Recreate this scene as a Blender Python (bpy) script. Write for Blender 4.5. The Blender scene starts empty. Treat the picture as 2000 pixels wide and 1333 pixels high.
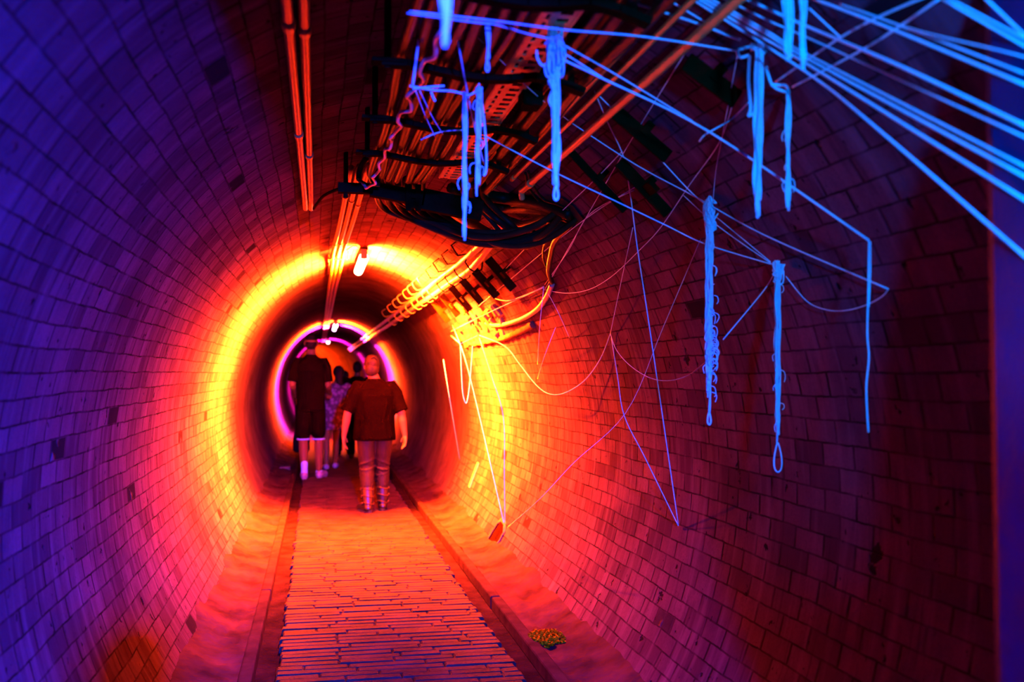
import bpy, bmesh, math, random
from mathutils import Vector, Matrix

random.seed(7)
SC = bpy.context.scene
COL = SC.collection
R = math.radians

# ------------------------------------------------------------------ camera
F = 1944.0                       # focal length in pixels of a 2000 px wide frame
PSI, PIT = R(11.06), R(1.871)
EYE = Vector((0, 0, 1.53))
cd = bpy.data.cameras.new('camera')
cd.sensor_width = 36.0
cd.lens = 36.0 * F / 2000.0
cd.clip_start = 0.05
cd.clip_end = 200
cd.dof.use_dof = True
cd.dof.focus_distance = 5.2
cd.dof.aperture_fstop = 2.0
cam = bpy.data.objects.new('camera', cd)
cam.location = EYE
cam.rotation_euler = (math.pi / 2 + PIT, 0, -PSI)
COL.objects.link(cam)
SC.camera = cam

# ------------------------------------------------------------------ world, exposure
w = bpy.data.worlds.new('world')
SC.world = w
w.use_nodes = True
w.node_tree.nodes['Background'].inputs[0].default_value = (0.02, 0.0, 0.05, 1)
w.node_tree.nodes['Background'].inputs[1].default_value = 0.0
vs = SC.view_settings
vs.view_transform = 'Standard'
vs.look = 'None'
vs.exposure = 0.0
vs.gamma = 1.0
vs.use_curve_mapping = False
SC.cycles.max_bounces = 6
SC.cycles.diffuse_bounces = 4
SC.cycles.glossy_bounces = 3

# ------------------------------------------------------------------ tunnel numbers
AX, AA, BB, CZ = 0.42, 1.36, 1.63, 1.53 - 0.436      # axis x, half width, half height, centre height


def bend(y):                                         # the far end of the tunnel turns to the left
    return 0.0 if y < 38 else -((y - 38) ** 2) / 26.0


def tz(x, inset=0.0):                                # ceiling height above x
    t = max(0.0, 1 - ((x - AX) / (AA - inset)) ** 2)
    return CZ + (BB - inset) * math.sqrt(t)


FWD = Vector((math.sin(PSI) * math.cos(PIT), math.cos(PSI) * math.cos(PIT), math.sin(PIT)))
RGT = Vector((math.cos(PSI), -math.sin(PSI), 0))
UPV = RGT.cross(FWD)


def ray(px, py):
    return FWD + RGT * ((px - 1000.0) / F) - UPV * ((py - 666.5) / F)


def at(px, py, y):                                   # the place at depth y seen in direction (px, py)
    d = ray(px, py)
    return EYE + d * (y / d.y)


def wall(px, py, inset=0.0):                         # the place on the tunnel lining seen in that direction
    d = ray(px, py)
    a, b = AA - inset, BB - inset
    ox, oz = (EYE.x - AX) / a, (EYE.z - CZ) / b
    dx, dz = d.x / a, d.z / b
    A = dx * dx + dz * dz
    B = 2 * (ox * dx + oz * dz)
    C = ox * ox + oz * oz - 1
    t = (-B + math.sqrt(B * B - 4 * A * C)) / (2 * A)
    return EYE + d * t


def near(px, py, y, inset=0.03):                      # like at(), but never behind the lining
    p, q = at(px, py, y), wall(px, py, inset)
    return p if p.y < q.y else q


def inward(p):                                       # unit vector from the lining towards the axis
    n = Vector(((p.x - AX) / AA ** 2, 0, (p.z - CZ) / BB ** 2))
    return -n.normalized()


# ------------------------------------------------------------------ lights
def lamp_light(name, kind, loc, energy, color, radius=0.05, spot=None, blend=0.3, aim=None):
    l = bpy.data.lights.new(name, kind)
    l.energy = energy
    l.color = color
    l.shadow_soft_size = radius
    if kind == 'SPOT':
        l.spot_size = spot
        l.spot_blend = blend
    o = bpy.data.objects.new(name, l)
    o.location = loc
    if aim is not None:
        o.rotation_euler = (Vector(aim) - Vector(loc)).to_track_quat('-Z', 'Y').to_euler()
    COL.objects.link(o)
    return o


UV_LOC = (0.41, -3.0, 2.30)
lamp_light('ultraviolet_flood', 'SPOT', UV_LOC, 38000, (0.008, 0.03, 1.0), 0.08, R(47), 1.0, (-0.9, 4, 0.42))
lamp_light('ultraviolet_spot', 'SPOT', (0.66, 0.1, 1.92), 560, (0.0, 0.17, 1.0), 0.05, R(46), 0.7, (1.45, 2.8, 2.0))
AMBER = (1.0, 0.068, 0.0020)
PINK = (1.0, 0.01, 0.5)


# ------------------------------------------------------------------ materials
def mat(name, color, rough=0.7, metal=0.0, bump=0.0, bscale=40.0, var=0.0, vscale=6.0, spec=0.3):
    m = bpy.data.materials.new(name)
    m.use_nodes = True
    nt = m.node_tree
    b = nt.nodes['Principled BSDF']
    b.inputs['Base Color'].default_value = (*color, 1)
    b.inputs['Roughness'].default_value = rough
    b.inputs['Metallic'].default_value = metal
    b.inputs['Specular IOR Level'].default_value = spec
    tc = nt.nodes.new('ShaderNodeTexCoord')
    if var > 0:
        n = nt.nodes.new('ShaderNodeTexNoise')
        n.inputs['Scale'].default_value = vscale
        n.inputs['Detail'].default_value = 5
        nt.links.new(tc.outputs['Object'], n.inputs['Vector'])
        r = nt.nodes.new('ShaderNodeValToRGB')
        r.color_ramp.elements[0].position = 0.3
        r.color_ramp.elements[1].position = 0.7
        r.color_ramp.elements[0].color = (*[c * (1 - var) for c in color], 1)
        r.color_ramp.elements[1].color = (*[min(1, c * (1 + var)) for c in color], 1)
        nt.links.new(n.outputs['Fac'], r.inputs['Fac'])
        nt.links.new(r.outputs['Color'], b.inputs['Base Color'])
    if bump > 0:
        n2 = nt.nodes.new('ShaderNodeTexNoise')
        n2.inputs['Scale'].default_value = bscale
        n2.inputs['Detail'].default_value = 4
        nt.links.new(tc.outputs['Object'], n2.inputs['Vector'])
        bp = nt.nodes.new('ShaderNodeBump')
        bp.inputs['Strength'].default_value = bump
        bp.inputs['Distance'].default_value = 0.01
        nt.links.new(n2.outputs['Fac'], bp.inputs['Height'])
        nt.links.new(bp.outputs['Normal'], b.inputs['Normal'])
    return m


def emit(name, color, strength):
    m = bpy.data.materials.new(name)
    m.use_nodes = True
    b = m.node_tree.nodes['Principled BSDF']
    b.inputs['Base Color'].default_value = (0.8, 0.8, 0.8, 1)
    b.inputs['Emission Color'].default_value = (*color, 1)
    b.inputs['Emission Strength'].default_value = strength
    return m


def brick_material():
    m = bpy.data.materials.new('tunnel_brick')
    m.use_nodes = True
    nt = m.node_tree
    N, L = nt.nodes, nt.links
    b = N['Principled BSDF']
    b.inputs['Roughness'].default_value = 0.62
    b.inputs['Specular IOR Level'].default_value = 0.0

    def nd(t, **kw):
        n = N.new(t)
        for k, v in kw.items():
            setattr(n, k, v)
        return n

    def math_(op, a, bb=None, clamp=False):
        n = nd('ShaderNodeMath', operation=op, use_clamp=clamp)
        for i, v in enumerate((a, bb)):
            if v is None:
                continue
            if isinstance(v, (int, float)):
                n.inputs[i].default_value = v
            else:
                L.new(v, n.inputs[i])
        return n.outputs[0]

    def mixc(fac, c1, c2, blend='MIX'):
        n = nd('ShaderNodeMix', data_type='RGBA', blend_type=blend)
        for i, v in ((0, fac), (6, c1), (7, c2)):
            if isinstance(v, (int, float)):
                n.inputs[i].default_value = v
            elif isinstance(v, tuple):
                n.inputs[i].default_value = (*v, 1)
            else:
                L.new(v, n.inputs[i])
        return n.outputs[2]

    def noise(vec, scale, detail=4, rough=0.5):
        n = nd('ShaderNodeTexNoise')
        n.inputs['Scale'].default_value = scale
        n.inputs['Detail'].default_value = detail
        n.inputs['Roughness'].default_value = rough
        L.new(vec, n.inputs['Vector'])
        return n.outputs['Fac']

    def ramp(fac, p0, p1, lo=0.0, hi=1.0):
        n = nd('ShaderNodeMapRange')
        n.inputs['From Min'].default_value = p0
        n.inputs['From Max'].default_value = p1
        n.inputs['To Min'].default_value = lo
        n.inputs['To Max'].default_value = hi
        L.new(fac, n.inputs['Value'])
        return n.outputs['Result']

    uv = nd('ShaderNodeUVMap', uv_map='UVMap').outputs['UV']
    tc = nd('ShaderNodeTexCoord').outputs['Object']
    # slightly wandering courses
    nz = nd('ShaderNodeTexNoise')
    nz.inputs['Scale'].default_value = 1.6
    nz.inputs['Detail'].default_value = 2
    L.new(uv, nz.inputs['Vector'])
    sub = nd('ShaderNodeVectorMath', operation='SUBTRACT')
    L.new(nz.outputs['Color'], sub.inputs[0])
    sub.inputs[1].default_value = (0.5, 0.5, 0.5)
    scl = nd('ShaderNodeVectorMath', operation='SCALE')
    L.new(sub.outputs[0], scl.inputs[0])
    scl.inputs['Scale'].default_value = 0.03
    nz2 = nd('ShaderNodeTexNoise')
    nz2.inputs['Scale'].default_value = 22
    L.new(uv, nz2.inputs['Vector'])
    sub2 = nd('ShaderNodeVectorMath', operation='SUBTRACT')
    L.new(nz2.outputs['Color'], sub2.inputs[0])
    sub2.inputs[1].default_value = (0.5, 0.5, 0.5)
    scl2 = nd('ShaderNodeVectorMath', operation='SCALE')
    L.new(sub2.outputs[0], scl2.inputs[0])
    scl2.inputs['Scale'].default_value = 0.007
    add = nd('ShaderNodeVectorMath', operation='ADD')
    L.new(uv, add.inputs[0])
    L.new(scl.outputs[0], add.inputs[1])
    add2 = nd('ShaderNodeVectorMath', operation='ADD')
    L.new(add.outputs[0], add2.inputs[0])
    L.new(scl2.outputs[0], add2.inputs[1])
    half = nd('ShaderNodeVectorMath', operation='MULTIPLY')
    L.new(add2.outputs[0], half.inputs[0])
    half.inputs[1].default_value = (0.5, 1.0, 1.0)

    def brick(mortar, smooth):
        br = nd('ShaderNodeTexBrick', offset=0.5)
        br.inputs['Color1'].default_value = (0, 0, 0, 1)
        br.inputs['Color2'].default_value = (1, 1, 1, 1)
        br.inputs['Mortar'].default_value = (0, 0, 0, 1)
        br.inputs['Scale'].default_value = 1.0
        br.inputs['Mortar Size'].default_value = mortar
        br.inputs['Mortar Smooth'].default_value = smooth
        br.inputs['Brick Width'].default_value = 0.106
        br.inputs['Row Height'].default_value = 0.083
        L.new(half.outputs[0], br.inputs['Vector'])
        return br
    br = brick(0.0042, 0.25)
    rnd = br.outputs['Color']
    mort = br.outputs['Fac']
    # per-brick colour
    cr = nd('ShaderNodeValToRGB')
    L.new(rnd, cr.inputs['Fac'])
    e = cr.color_ramp.elements
    e[0].position, e[0].color = 0.0, (0.0580, 0.0216, 0.0405, 1)
    e[1].position, e[1].color = 1.0, (0.1339, 0.0612, 0.1035, 1)
    for p, c in ((0.3, (0.0937, 0.0396, 0.0675, 1)), (0.6, (0.1161, 0.0468, 0.0810, 1)), (0.8, (0.1027, 0.0432, 0.0720, 1))):
        x = e.new(p)
        x.color = c
    col = cr.outputs['Color']
    fine = noise(tc, 90, 3)
    col = mixc(ramp(fine, 0.35, 0.7, 0.0, 0.35), col, (0.0536, 0.0198, 0.0360))
    big = noise(tc, 1.7, 6, 0.65)
    col = mixc(ramp(big, 0.42, 0.70, 0.0, 0.8), col, (0.0402, 0.0144, 0.0315))
    # streaks running round the lining
    mp = nd('ShaderNodeMapping')
    mp.inputs['Scale'].default_value = (9.0, 0.9, 1.0)
    L.new(uv, mp.inputs['Vector'])
    st = noise(mp.outputs['Vector'], 1.6, 4)
    col = mixc(ramp(st, 0.5, 0.75, 0.0, 0.6), col, (0.1473, 0.0756, 0.1260))
    st2 = noise(mp.outputs['Vector'], 3.1, 3)
    col = mixc(ramp(st2, 0.58, 0.72, 0.0, 0.5), col, (0.0268, 0.0090, 0.0180))
    # mortar, dark and partly missing
    wear = ramp(noise(tc, 7, 4), 0.35, 0.65, 0.1, 1.0)
    col = mixc(math_('MULTIPLY', mort, wear), col, (0.02, 0.010, 0.012))
    # missing bricks and pits
    pit = ramp(noise(tc, 5.0, 5, 0.65), 0.665, 0.70)
    pit2 = ramp(noise(tc, 16.0, 3, 0.6), 0.67, 0.71)
    gone = ramp(rnd, 0.989, 0.993)
    hole = math_('MAXIMUM', math_('MAXIMUM', pit, pit2), math_('MULTIPLY', gone, ramp(noise(tc, 9, 3), 0.30, 0.40)), True)
    col = mixc(math_('MULTIPLY', hole, 0.92), col, (0.012, 0.006, 0.008))
    # the rendered (smooth) lining deeper in
    sp = nd('ShaderNodeSeparateXYZ')
    L.new(tc, sp.inputs[0])
    edge = math_('ADD', sp.outputs['Y'], math_('MULTIPLY', noise(tc, 1.5, 4), 1.2))
    conc = ramp(edge, 12.5, 12.62)
    concol = mixc(ramp(noise(tc, 2.5, 6, 0.6), 0.35, 0.7), (0.056, 0.024, 0.040), (0.105, 0.046, 0.075))
    concol = mixc(ramp(st2, 0.5, 0.7, 0.0, 0.6), concol, (0.0288, 0.0120, 0.0130))
    col = mixc(conc, col, concol)
    L.new(col, b.inputs['Base Color'])
    # relief
    h = math_('MULTIPLY', math_('SUBTRACT', 1.0, mort), 1.0)
    h = math_('ADD', h, math_('MULTIPLY', fine, 0.25))
    h = math_('ADD', h, math_('MULTIPLY', rnd, 0.5))
    h = math_('SUBTRACT', h, math_('MULTIPLY', hole, 1.5))
    inv = math_('SUBTRACT', 1.0, conc)
    h = math_('MULTIPLY', h, inv)
    h = math_('ADD', h, math_('MULTIPLY', math_('MULTIPLY', noise(tc, 30, 5), conc), 0.3))
    bp = nd('ShaderNodeBump')
    bp.inputs['Strength'].default_value = 0.6
    bp.inputs['Distance'].default_value = 0.010
    L.new(h, bp.inputs['Height'])
    L.new(bp.outputs['Normal'], b.inputs['Normal'])
    return m


M = {}
M['brick'] = brick_material()
M['paver'] = mat('paving_brick', (0.042, 0.017, 0.012), 0.75, 0, 0.5, 60, 0.45, 5, 0.03)
M['ledge'] = mat('ledge_concrete', (0.050, 0.020, 0.022), 0.85, 0, 0.8, 25, 0.5, 4, 0.0)
M['gully'] = mat('gully_dirt', (0.020, 0.008, 0.008), 0.9, 0, 0.9, 35, 0.5, 6, 0.0)
M['kerb'] = mat('kerb_steel', (0.04, 0.017, 0.016), 0.75, 0, 0.4, 30, 0.35, 7, 0.0)
M['jamb'] = mat('jamb_paint', (0.012, 0.014, 0.08), 0.6, 0, 0.4, 30, 0.3, 3, 0.1)
M['conduit'] = mat('conduit_metal', (0.50, 0.32, 0.06), 0.4, 0.15, 0.1, 80, 0.15, 10, 0.12)
M['cable'] = mat('cable_sheath', (0.022, 0.011, 0.003), 0.5, 0, 0.15, 60, 0.2, 8, 0.08)
M['cable2'] = mat('cable_sheath_brown', (0.040, 0.017, 0.004), 0.45, 0, 0.15, 60, 0.3, 8, 0.08)
M['steel'] = mat('dark_steel', (0.020, 0.009, 0.002), 0.8, 0, 0.3, 50, 0.3, 10, 0.0)
M['tray'] = mat('tray_galvanised', (0.60, 0.34, 0.08), 0.5, 0.2, 0.2, 40, 0.3, 12)
M['pipe'] = mat('pale_pipe', (0.42, 0.26, 0.18), 0.4, 0.1, 0.15, 40, 0.25, 8, 0.3)
M['wire'] = mat('pale_wire', (0.70, 0.55, 0.45), 0.4, 0, 0, 0, 0, 1)
M['yarn'] = mat('white_yarn', (0.80, 0.95, 0.95), 0.9, 0, 0.4, 300, 0.1, 60, 0.05)
M['stone'] = mat('broken_stone', (0.15, 0.075, 0.05), 0.8, 0, 0.8, 30, 0.4, 6, 0)
M['hole'] = mat('slot_shade', (0.010, 0.003, 0.002), 0.95, 0, 0.9, 30, 0.4, 8, 0)  # shade inside the wall slot, put into the colour
M['hole_shade'] = mat('cable_hole_shade', (0.004, 0.003, 0.004), 0.95)  # darkness of the cable hole as a plain black colour
M['label'] = mat('white_label', (0.36, 0.26, 0.20), 0.6)
M['ink'] = mat('label_ink', (0.05, 0.04, 0.04), 0.6)
M['skin'] = mat('skin', (0.22, 0.10, 0.02), 0.55, 0, 0.1, 90, 0.08, 8, 0.1)
M['skin2'] = mat('skin_tan', (0.24, 0.09, 0.015), 0.55, 0, 0.1, 90, 0.08, 8, 0.1)
M['hair'] = mat('dark_hair', (0.012, 0.006, 0.002), 0.6, 0, 0.8, 70, 0.3, 30, 0.08)
M['hair_brown'] = mat('brown_hair', (0.010, 0.004, 0.002), 0.55, 0, 0.9, 60, 0.4, 25, 0.15)
M['shirt'] = mat('maroon_shirt', (0.0018, 0.0005, 0.0004), 0.9, 0, 0.15, 25, 0.15, 12, 0.0)
M['shirt_black'] = mat('black_shirt', (0.006, 0.002, 0.001), 0.9, 0, 0.4, 25, 0.2, 12, 0.0)
M['shorts'] = mat('black_shorts', (0.005, 0.002, 0.001), 0.9, 0, 0.4, 25, 0.2, 12, 0.0)
M['trousers'] = mat('work_trousers', (0.010, 0.0040, 0.0025), 0.6, 0, 0.7, 18, 0.25, 12, 0.15)
M['leather'] = mat('boot_leather', (0.008, 0.0035, 0.002), 0.35, 0, 0.3, 40, 0.25, 20, 0.6)
M['sole'] = mat('boot_sole', (0.012, 0.010, 0.010), 0.8)
M['white_cloth'] = mat('white_cloth', (0.80, 0.78, 0.80), 0.85, 0, 0.3, 90)
M['pale_shoe'] = mat('pale_shoe', (0.45, 0.22, 0.20), 0.6, 0, 0.2, 40, 0.2, 15)
M['blue_cloth'] = mat('blue_cloth', (0.05, 0.10, 0.65), 0.8, 0, 0.3, 40, 0.2, 15)
M['bag'] = mat('black_bag', (0.006, 0.003, 0.002), 0.8, 0, 0.3, 30, 0, 1, 0.05)


def dress_material():
    m = mat('patterned_dress', (0.3, 0.12, 0.15), 0.85, 0, 0.4, 30)
    nt = m.node_tree
    tc = nt.nodes.new('ShaderNodeTexCoord')
    v = nt.nodes.new('ShaderNodeTexVoronoi')
    v.inputs['Scale'].default_value = 16
    nt.links.new(tc.outputs['Object'], v.inputs['Vector'])
    r = nt.nodes.new('ShaderNodeValToRGB')
    r.color_ramp.elements[0].color = (0.36, 0.13, 0.16, 1)
    r.color_ramp.elements[1].color = (0.10, 0.03, 0.035, 1)
    r.color_ramp.elements[0].position = 0.2
    r.color_ramp.elements[1].position = 0.6
    nt.links.new(v.outputs['Distance'], r.inputs['Fac'])
    nt.links.new(r.outputs['Color'], nt.nodes['Principled BSDF'].inputs['Base Color'])
    return m


M['dress'] = dress_material()


# ------------------------------------------------------------------ mesh helpers
class MB:
    def __init__(self):
        self.v, self.f = [], []

    def add(self, vs_, fs):
        o = len(self.v)
        self.v += [Vector(p) for p in vs_]
        self.f += [tuple(i + o for i in f) for f in fs]
        return self

    def box(self, c, s, rot=None):
        c = Vector(c)
        hx, hy, hz = (k / 2 for k in s)
        pts = [Vector((x, y, z)) for x in (-hx, hx) for y in (-hy, hy) for z in (-hz, hz)]
        if rot is not None:
            pts = [rot @ p for p in pts]
        return self.add([c + p for p in pts],
                        [(0, 1, 3, 2), (4, 6, 7, 5), (0, 4, 5, 1), (2, 3, 7, 6), (0, 2, 6, 4), (1, 5, 7, 3)])

    def beam(self, p, q, w_, h_, side=Vector((0, 0, 1))):          # flat bar from p to q: w_ across, h_ along 'side'
        p, q = Vector(p), Vector(q)
        t = (q - p).normalized()
        s = side - t * side.dot(t)
        s.normalize()
        u = t.cross(s)
        pts = [b + u * (i * w_ / 2) + s * (j * h_ / 2) for b in (p, q) for i, j in ((-1, -1), (1, -1), (1, 1), (-1, 1))]
        return self.add(pts, [(3, 2, 1, 0), (4, 5, 6, 7), (0, 1, 5, 4), (1, 2, 6, 5), (2, 3, 7, 6), (3, 0, 4, 7)])

    def tube(self, pts, rad, n=8, cap=True, flat=1.0):
        pts = [Vector(p) for p in pts]
        k = len(pts)
        if not hasattr(rad, '__len__'):
            rad = [rad] * k
        up = None
        rings = []
        for i in range(k):
            a = pts[max(0, i - 1)]
            b = pts[min(k - 1, i + 1)]
            t = (b - a)
            t = t.normalized() if t.length > 1e-9 else Vector((0, 0, 1))
            if up is None:
                up = Vector((0, 0, 1)) if abs(t.z) < 0.9 else Vector((0, 1, 0))
            s = up - t * up.dot(t)
            if s.length < 1e-6:
                s = t.orthogonal()
            s.normalize()
            up = s
            u = t.cross(s)
            rings.append([pts[i] + (u * math.cos(2 * math.pi * j / n) + s * math.sin(2 * math.pi * j / n) * flat) * rad[i] for j in range(n)])
        o = len(self.v)
        for r_ in rings:
            self.v += r_
        for i in range(k - 1):
            for j in range(n):
                j2 = (j + 1) % n
                self.f.append((o + i * n + j, o + i * n + j2, o + (i + 1) * n + j2, o + (i + 1) * n + j))
        if cap:
            self.f.append(tuple(o + j for j in reversed(range(n))))
            self.f.append(tuple(o + (k - 1) * n + j for j in range(n)))
        return self

    def limb(self, chain, n=14):                     # tapered, round-ended limb through (point, radius) stations
        pts, rad = [], []
        ch = [(Vector(p), r) for p, r in chain]
        d0 = (ch[1][0] - ch[0][0]).normalized()
        d1 = (ch[-1][0] - ch[-2][0]).normalized()
        for a in (80, 55, 28):
            pts.append(ch[0][0] - d0 * ch[0][1] * math.sin(R(a)))
            rad.append(ch[0][1] * math.cos(R(a)))
        for i in range(len(ch) - 1):
            (p, r), (q, s) = ch[i], ch[i + 1]
            for k in range(4):
                t = k / 4.0
                pts.append(p.lerp(q, t))
                rad.append(r + (s - r) * t)
        pts.append(ch[-1][0])
        rad.append(ch[-1][1])
        for a in (28, 55, 80):
            pts.append(ch[-1][0] + d1 * ch[-1][1] * math.sin(R(a)))
            rad.append(ch[-1][1] * math.cos(R(a)))
        return self.tube(pts, rad, n)

    def loft(self, secs, n=24, p=2.0):               # secs: (centre, rx, ry) horizontal superellipse sections
        o = len(self.v)
        for c, rx, ry in secs:
            c = Vector(c)
            for j in range(n):
                a = 2 * math.pi * j / n
                ca, sa = math.cos(a), math.sin(a)
                self.v.append(c + Vector((rx * math.copysign(abs(ca) ** (2 / p), ca), ry * math.copysign(abs(sa) ** (2 / p), sa), 0)))
        for i in range(len(secs) - 1):
            for j in range(n):
                j2 = (j + 1) % n
                self.f.append((o + i * n + j, o + i * n + j2, o + (i + 1) * n + j2, o + (i + 1) * n + j))
        self.f.append(tuple(o + j for j in reversed(range(n))))
        self.f.append(tuple(o + (len(secs) - 1) * n + j for j in range(n)))
        return self

    def ball(self, c, r, rot=None, nu=20, nv=14):
        c = Vector(c)
        rr = Vector(r) if hasattr(r, '__len__') else Vector((r, r, r))
        o = len(self.v)

        def P(a, b):
            q = Vector((rr.x * math.cos(a) * math.cos(b), rr.y * math.sin(a) * math.cos(b), rr.z * math.sin(b)))
            return c + (rot @ q if rot is not None else q)
        self.v.append(P(0, -math.pi / 2))
        for i in range(1, nv):
            for j in range(nu):
                self.v.append(P(2 * math.pi * j / nu, -math.pi / 2 + math.pi * i / nv))
        self.v.append(P(0, math.pi / 2))
        for j in range(nu):
            j2 = (j + 1) % nu
            self.f.append((o, o + 1 + j2, o + 1 + j))
            for i in range(nv - 2):
                b = o + 1 + i * nu
                self.f.append((b + j, b + j2, b + nu + j2, b + nu + j))
            b = o + 1 + (nv - 2) * nu
            self.f.append((b + j, b + j2, o + 1 + (nv - 1) * nu))
        return self

    def mesh(self, name):
        me = bpy.data.meshes.new(name)
        me.from_pydata([tuple(p) for p in self.v], [], self.f)
        me.update()
        return me

    def build(self, name, material, parent=None, smooth=True, bevel=0.0, inverse=True):
        me = self.mesh(name)
        me.materials.append(material)
        if smooth:
            me.polygons.foreach_set('use_smooth', [True] * len(me.polygons))
        o = bpy.data.objects.new(name, me)
        COL.objects.link(o)
        if parent is not None:
            o.parent = parent
            if inverse:
                o.matrix_parent_inverse = Matrix.Translation(-parent.location) if parent.type == 'EMPTY' else Matrix.Identity(4)
        if bevel > 0:
            b = o.modifiers.new('bevel', 'BEVEL')
            b.width = bevel
            b.segments = 2
        return o

    def blob(self, name, material, parent=None, voxel=0.008, smooth=4):     # fused into one continuous skin
        me = self.mesh(name + '_raw')
        o = bpy.data.objects.new(name + '_raw', me)
        COL.objects.link(o)
        r_ = o.modifiers.new('r', 'REMESH')
        r_.mode = 'VOXEL'
        r_.voxel_size = voxel
        s_ = o.modifiers.new('s', 'SMOOTH')
        s_.iterations = smooth
        s_.factor = 0.5
        dg = bpy.context.evaluated_depsgraph_get()
        dg.update()
        nm = bpy.data.meshes.new_from_object(o.evaluated_get(dg))
        bpy.data.objects.remove(o)
        bpy.data.meshes.remove(me)
        nm.name = name
        nm.materials.clear()
        nm.materials.append(material)
        nm.polygons.foreach_set('use_smooth', [True] * len(nm.polygons))
        ob = bpy.data.objects.new(name, nm)
        COL.objects.link(ob)
        if parent is not None:
            ob.parent = parent
        return ob


def tag(o, label, cat, group=None, kind=None):
    o['label'] = label
    o['category'] = cat
    if group:
        o['group'] = group
    if kind:
        o['kind'] = kind
    return o


def struct(o):
    o['kind'] = 'structure'
    return o


def empty(name, loc, rz=0.0):
    o = bpy.data.objects.new(name, None)
    o.empty_display_size = 0.1
    o.location = loc
    o.rotation_euler = (0, 0, rz)
    COL.objects.link(o)
    return o


def curve_pts(pts, sub=8):                           # Catmull-Rom through pts
    P = [Vector(p) for p in pts]
    if len(P) < 3:
        return [P[0].lerp(P[-1], i / 12) for i in range(13)]
    out = []
    for i in range(len(P) - 1):
        a, b, c, d = P[max(0, i - 1)], P[i], P[i + 1], P[min(len(P) - 1, i + 2)]
        for k in range(sub):
            t = k / sub
            out.append(0.5 * ((2 * b) + (c - a) * t + (2 * a - 5 * b + 4 * c - d) * t * t + (3 * b - a - 3 * c + d) * t ** 3))
    out.append(P[-1])
    return out


# ------------------------------------------------------------------ the tunnel
def lining(name, t0, t1, nseg, y0=1.74):
    ys = [y0 + 0.6 * i for i in range(int((36 - y0) / 0.6) + 1)] + [36.4 + 0.5 * i for i in range(50)]
    m = MB()
    uvs = []
    arc = []
    s = 0.0
    prev = None
    full = [t0 + (t1 - t0) * k / nseg for k in range(nseg + 1)]
    # arc length measured from the floor on the right so the courses run on across the seams
    def arc_to(t):
        n = 240
        L = 0.0
        p = None
        for k in range(n + 1):
            a = R(-44) + (t - R(-44)) * k / n
            q = Vector((AA * math.cos(a), BB * math.sin(a)))
            if p is not None:
                L += (q - p).length
            p = q
        return L
    arcs = [arc_to(t) for t in full]
    for y in ys:
        for k, t in enumerate(full):
            m.v.append(Vector((AX + bend(y) + AA * math.cos(t), y, CZ + BB * math.sin(t))))
            uvs.append((y, arcs[k]))
    n = nseg + 1
    for i in range(len(ys) - 1):
        for k in range(nseg):
            m.f.append((i * n + k, i * n + k + 1, (i + 1) * n + k + 1, (i + 1) * n + k))
    o = m.build(name, M['brick'])
    me = o.data
    ul = me.uv_layers.new(name='UVMap')
    for lp in me.loops:
        ul.data[lp.index].uv = uvs[lp.vertex_index]
    nor = []
    for v in me.vertices:
        q = v.co
        nn = Vector(((q.x - AX - bend(q.y)) / AA ** 2, 0, (q.z - CZ) / BB ** 2)).normalized()
        nor.append(-nn)
    me.normals_split_custom_set_from_vertices([tuple(x) for x in nor])
    return struct(o)


lining('wall_right', R(-44), R(40), 40)
lining('ceiling', R(40), R(140), 48)
lining('wall_left', R(140), R(224), 40)

# paving of narrow bricks laid in courses across the walk
PX0, PX1 = -0.19, 1.03
m = MB()
y = 1.2
course = 0
rng = random.Random(3)
while y < 15:
    ch = 0.076
    x = PX0 + (0.0 if course % 2 else -0.10) + rng.uniform(-0.012, 0.012)
    first = True
    while x < PX1 - 0.02:
        xe = min(x + rng.uniform(0.22, 0.46), PX1 + rng.uniform(-0.015, 0.015))
        xa = max(x, PX0 + rng.uniform(-0.018, 0.014))
        if xe - xa > 0.03:
            z = rng.uniform(-0.003, 0.003)
            ya, yb = y + rng.uniform(0.000, 0.003), y + ch - rng.uniform(0.001, 0.004)
            g = 0.001
            b = 0.008
            tl = rng.uniform(-0.0015, 0.0015)
            pts = [(xa + g, ya, -0.05), (xe - g, ya, -0.05), (xe - g, yb, -0.05), (xa + g, yb, -0.05),
                   (xa + g, ya, z - b), (xe - g, ya, z - b), (xe - g, yb, z - b), (xa + g, yb, z - b),
                   (xa + g + b, ya + b, z + tl), (xe - g - b, ya + b, z - tl), (xe - g - b, yb - b, z - tl), (xa + g + b, yb - b, z + tl)]
            m.add(pts, [(0, 1, 5, 4), (1, 2, 6, 5), (2, 3, 7, 6), (3, 0, 4, 7), (4, 5, 9, 8), (5, 6, 10, 9), (6, 7, 11, 10), (7, 4, 8, 11), (8, 9, 10, 11)])
        x = xe if xe > x else x + 0.2
    y += ch
    course += 1
# worn flat walk deeper in, and the bed under the bricks
m.box(((PX0 + PX1) / 2, 26.5, -0.03), (PX1 - PX0, 23.1, 0.05))
m.box(((PX0 + PX1) / 2, 8.0, -0.045), (PX1 - PX0 - 0.04, 14.0, 0.04))
struct(m.build('floor', M['paver'], smooth=False))

# wide bed of the gullies, with the bend
m = MB()
ys = [1.0 + i for i in range(62)]
for yy in ys:
    m.v += [Vector((AX + bend(yy) - 1.25, yy, -0.035)), Vector((AX + bend(yy) + 1.25, yy, -0.035))]
for i in range(len(ys) - 1):
    m.f.append((2 * i, 2 * i + 1, 2 * i + 3, 2 * i + 2))
struct(m.build('floor_gully', M['gully'], smooth=False))
m = MB()
m.box((0.42, -1.5, -0.04), (4.4, 5.2, 0.05))
struct(m.build('floor_entrance', M['ledge'], smooth=False))


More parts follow.
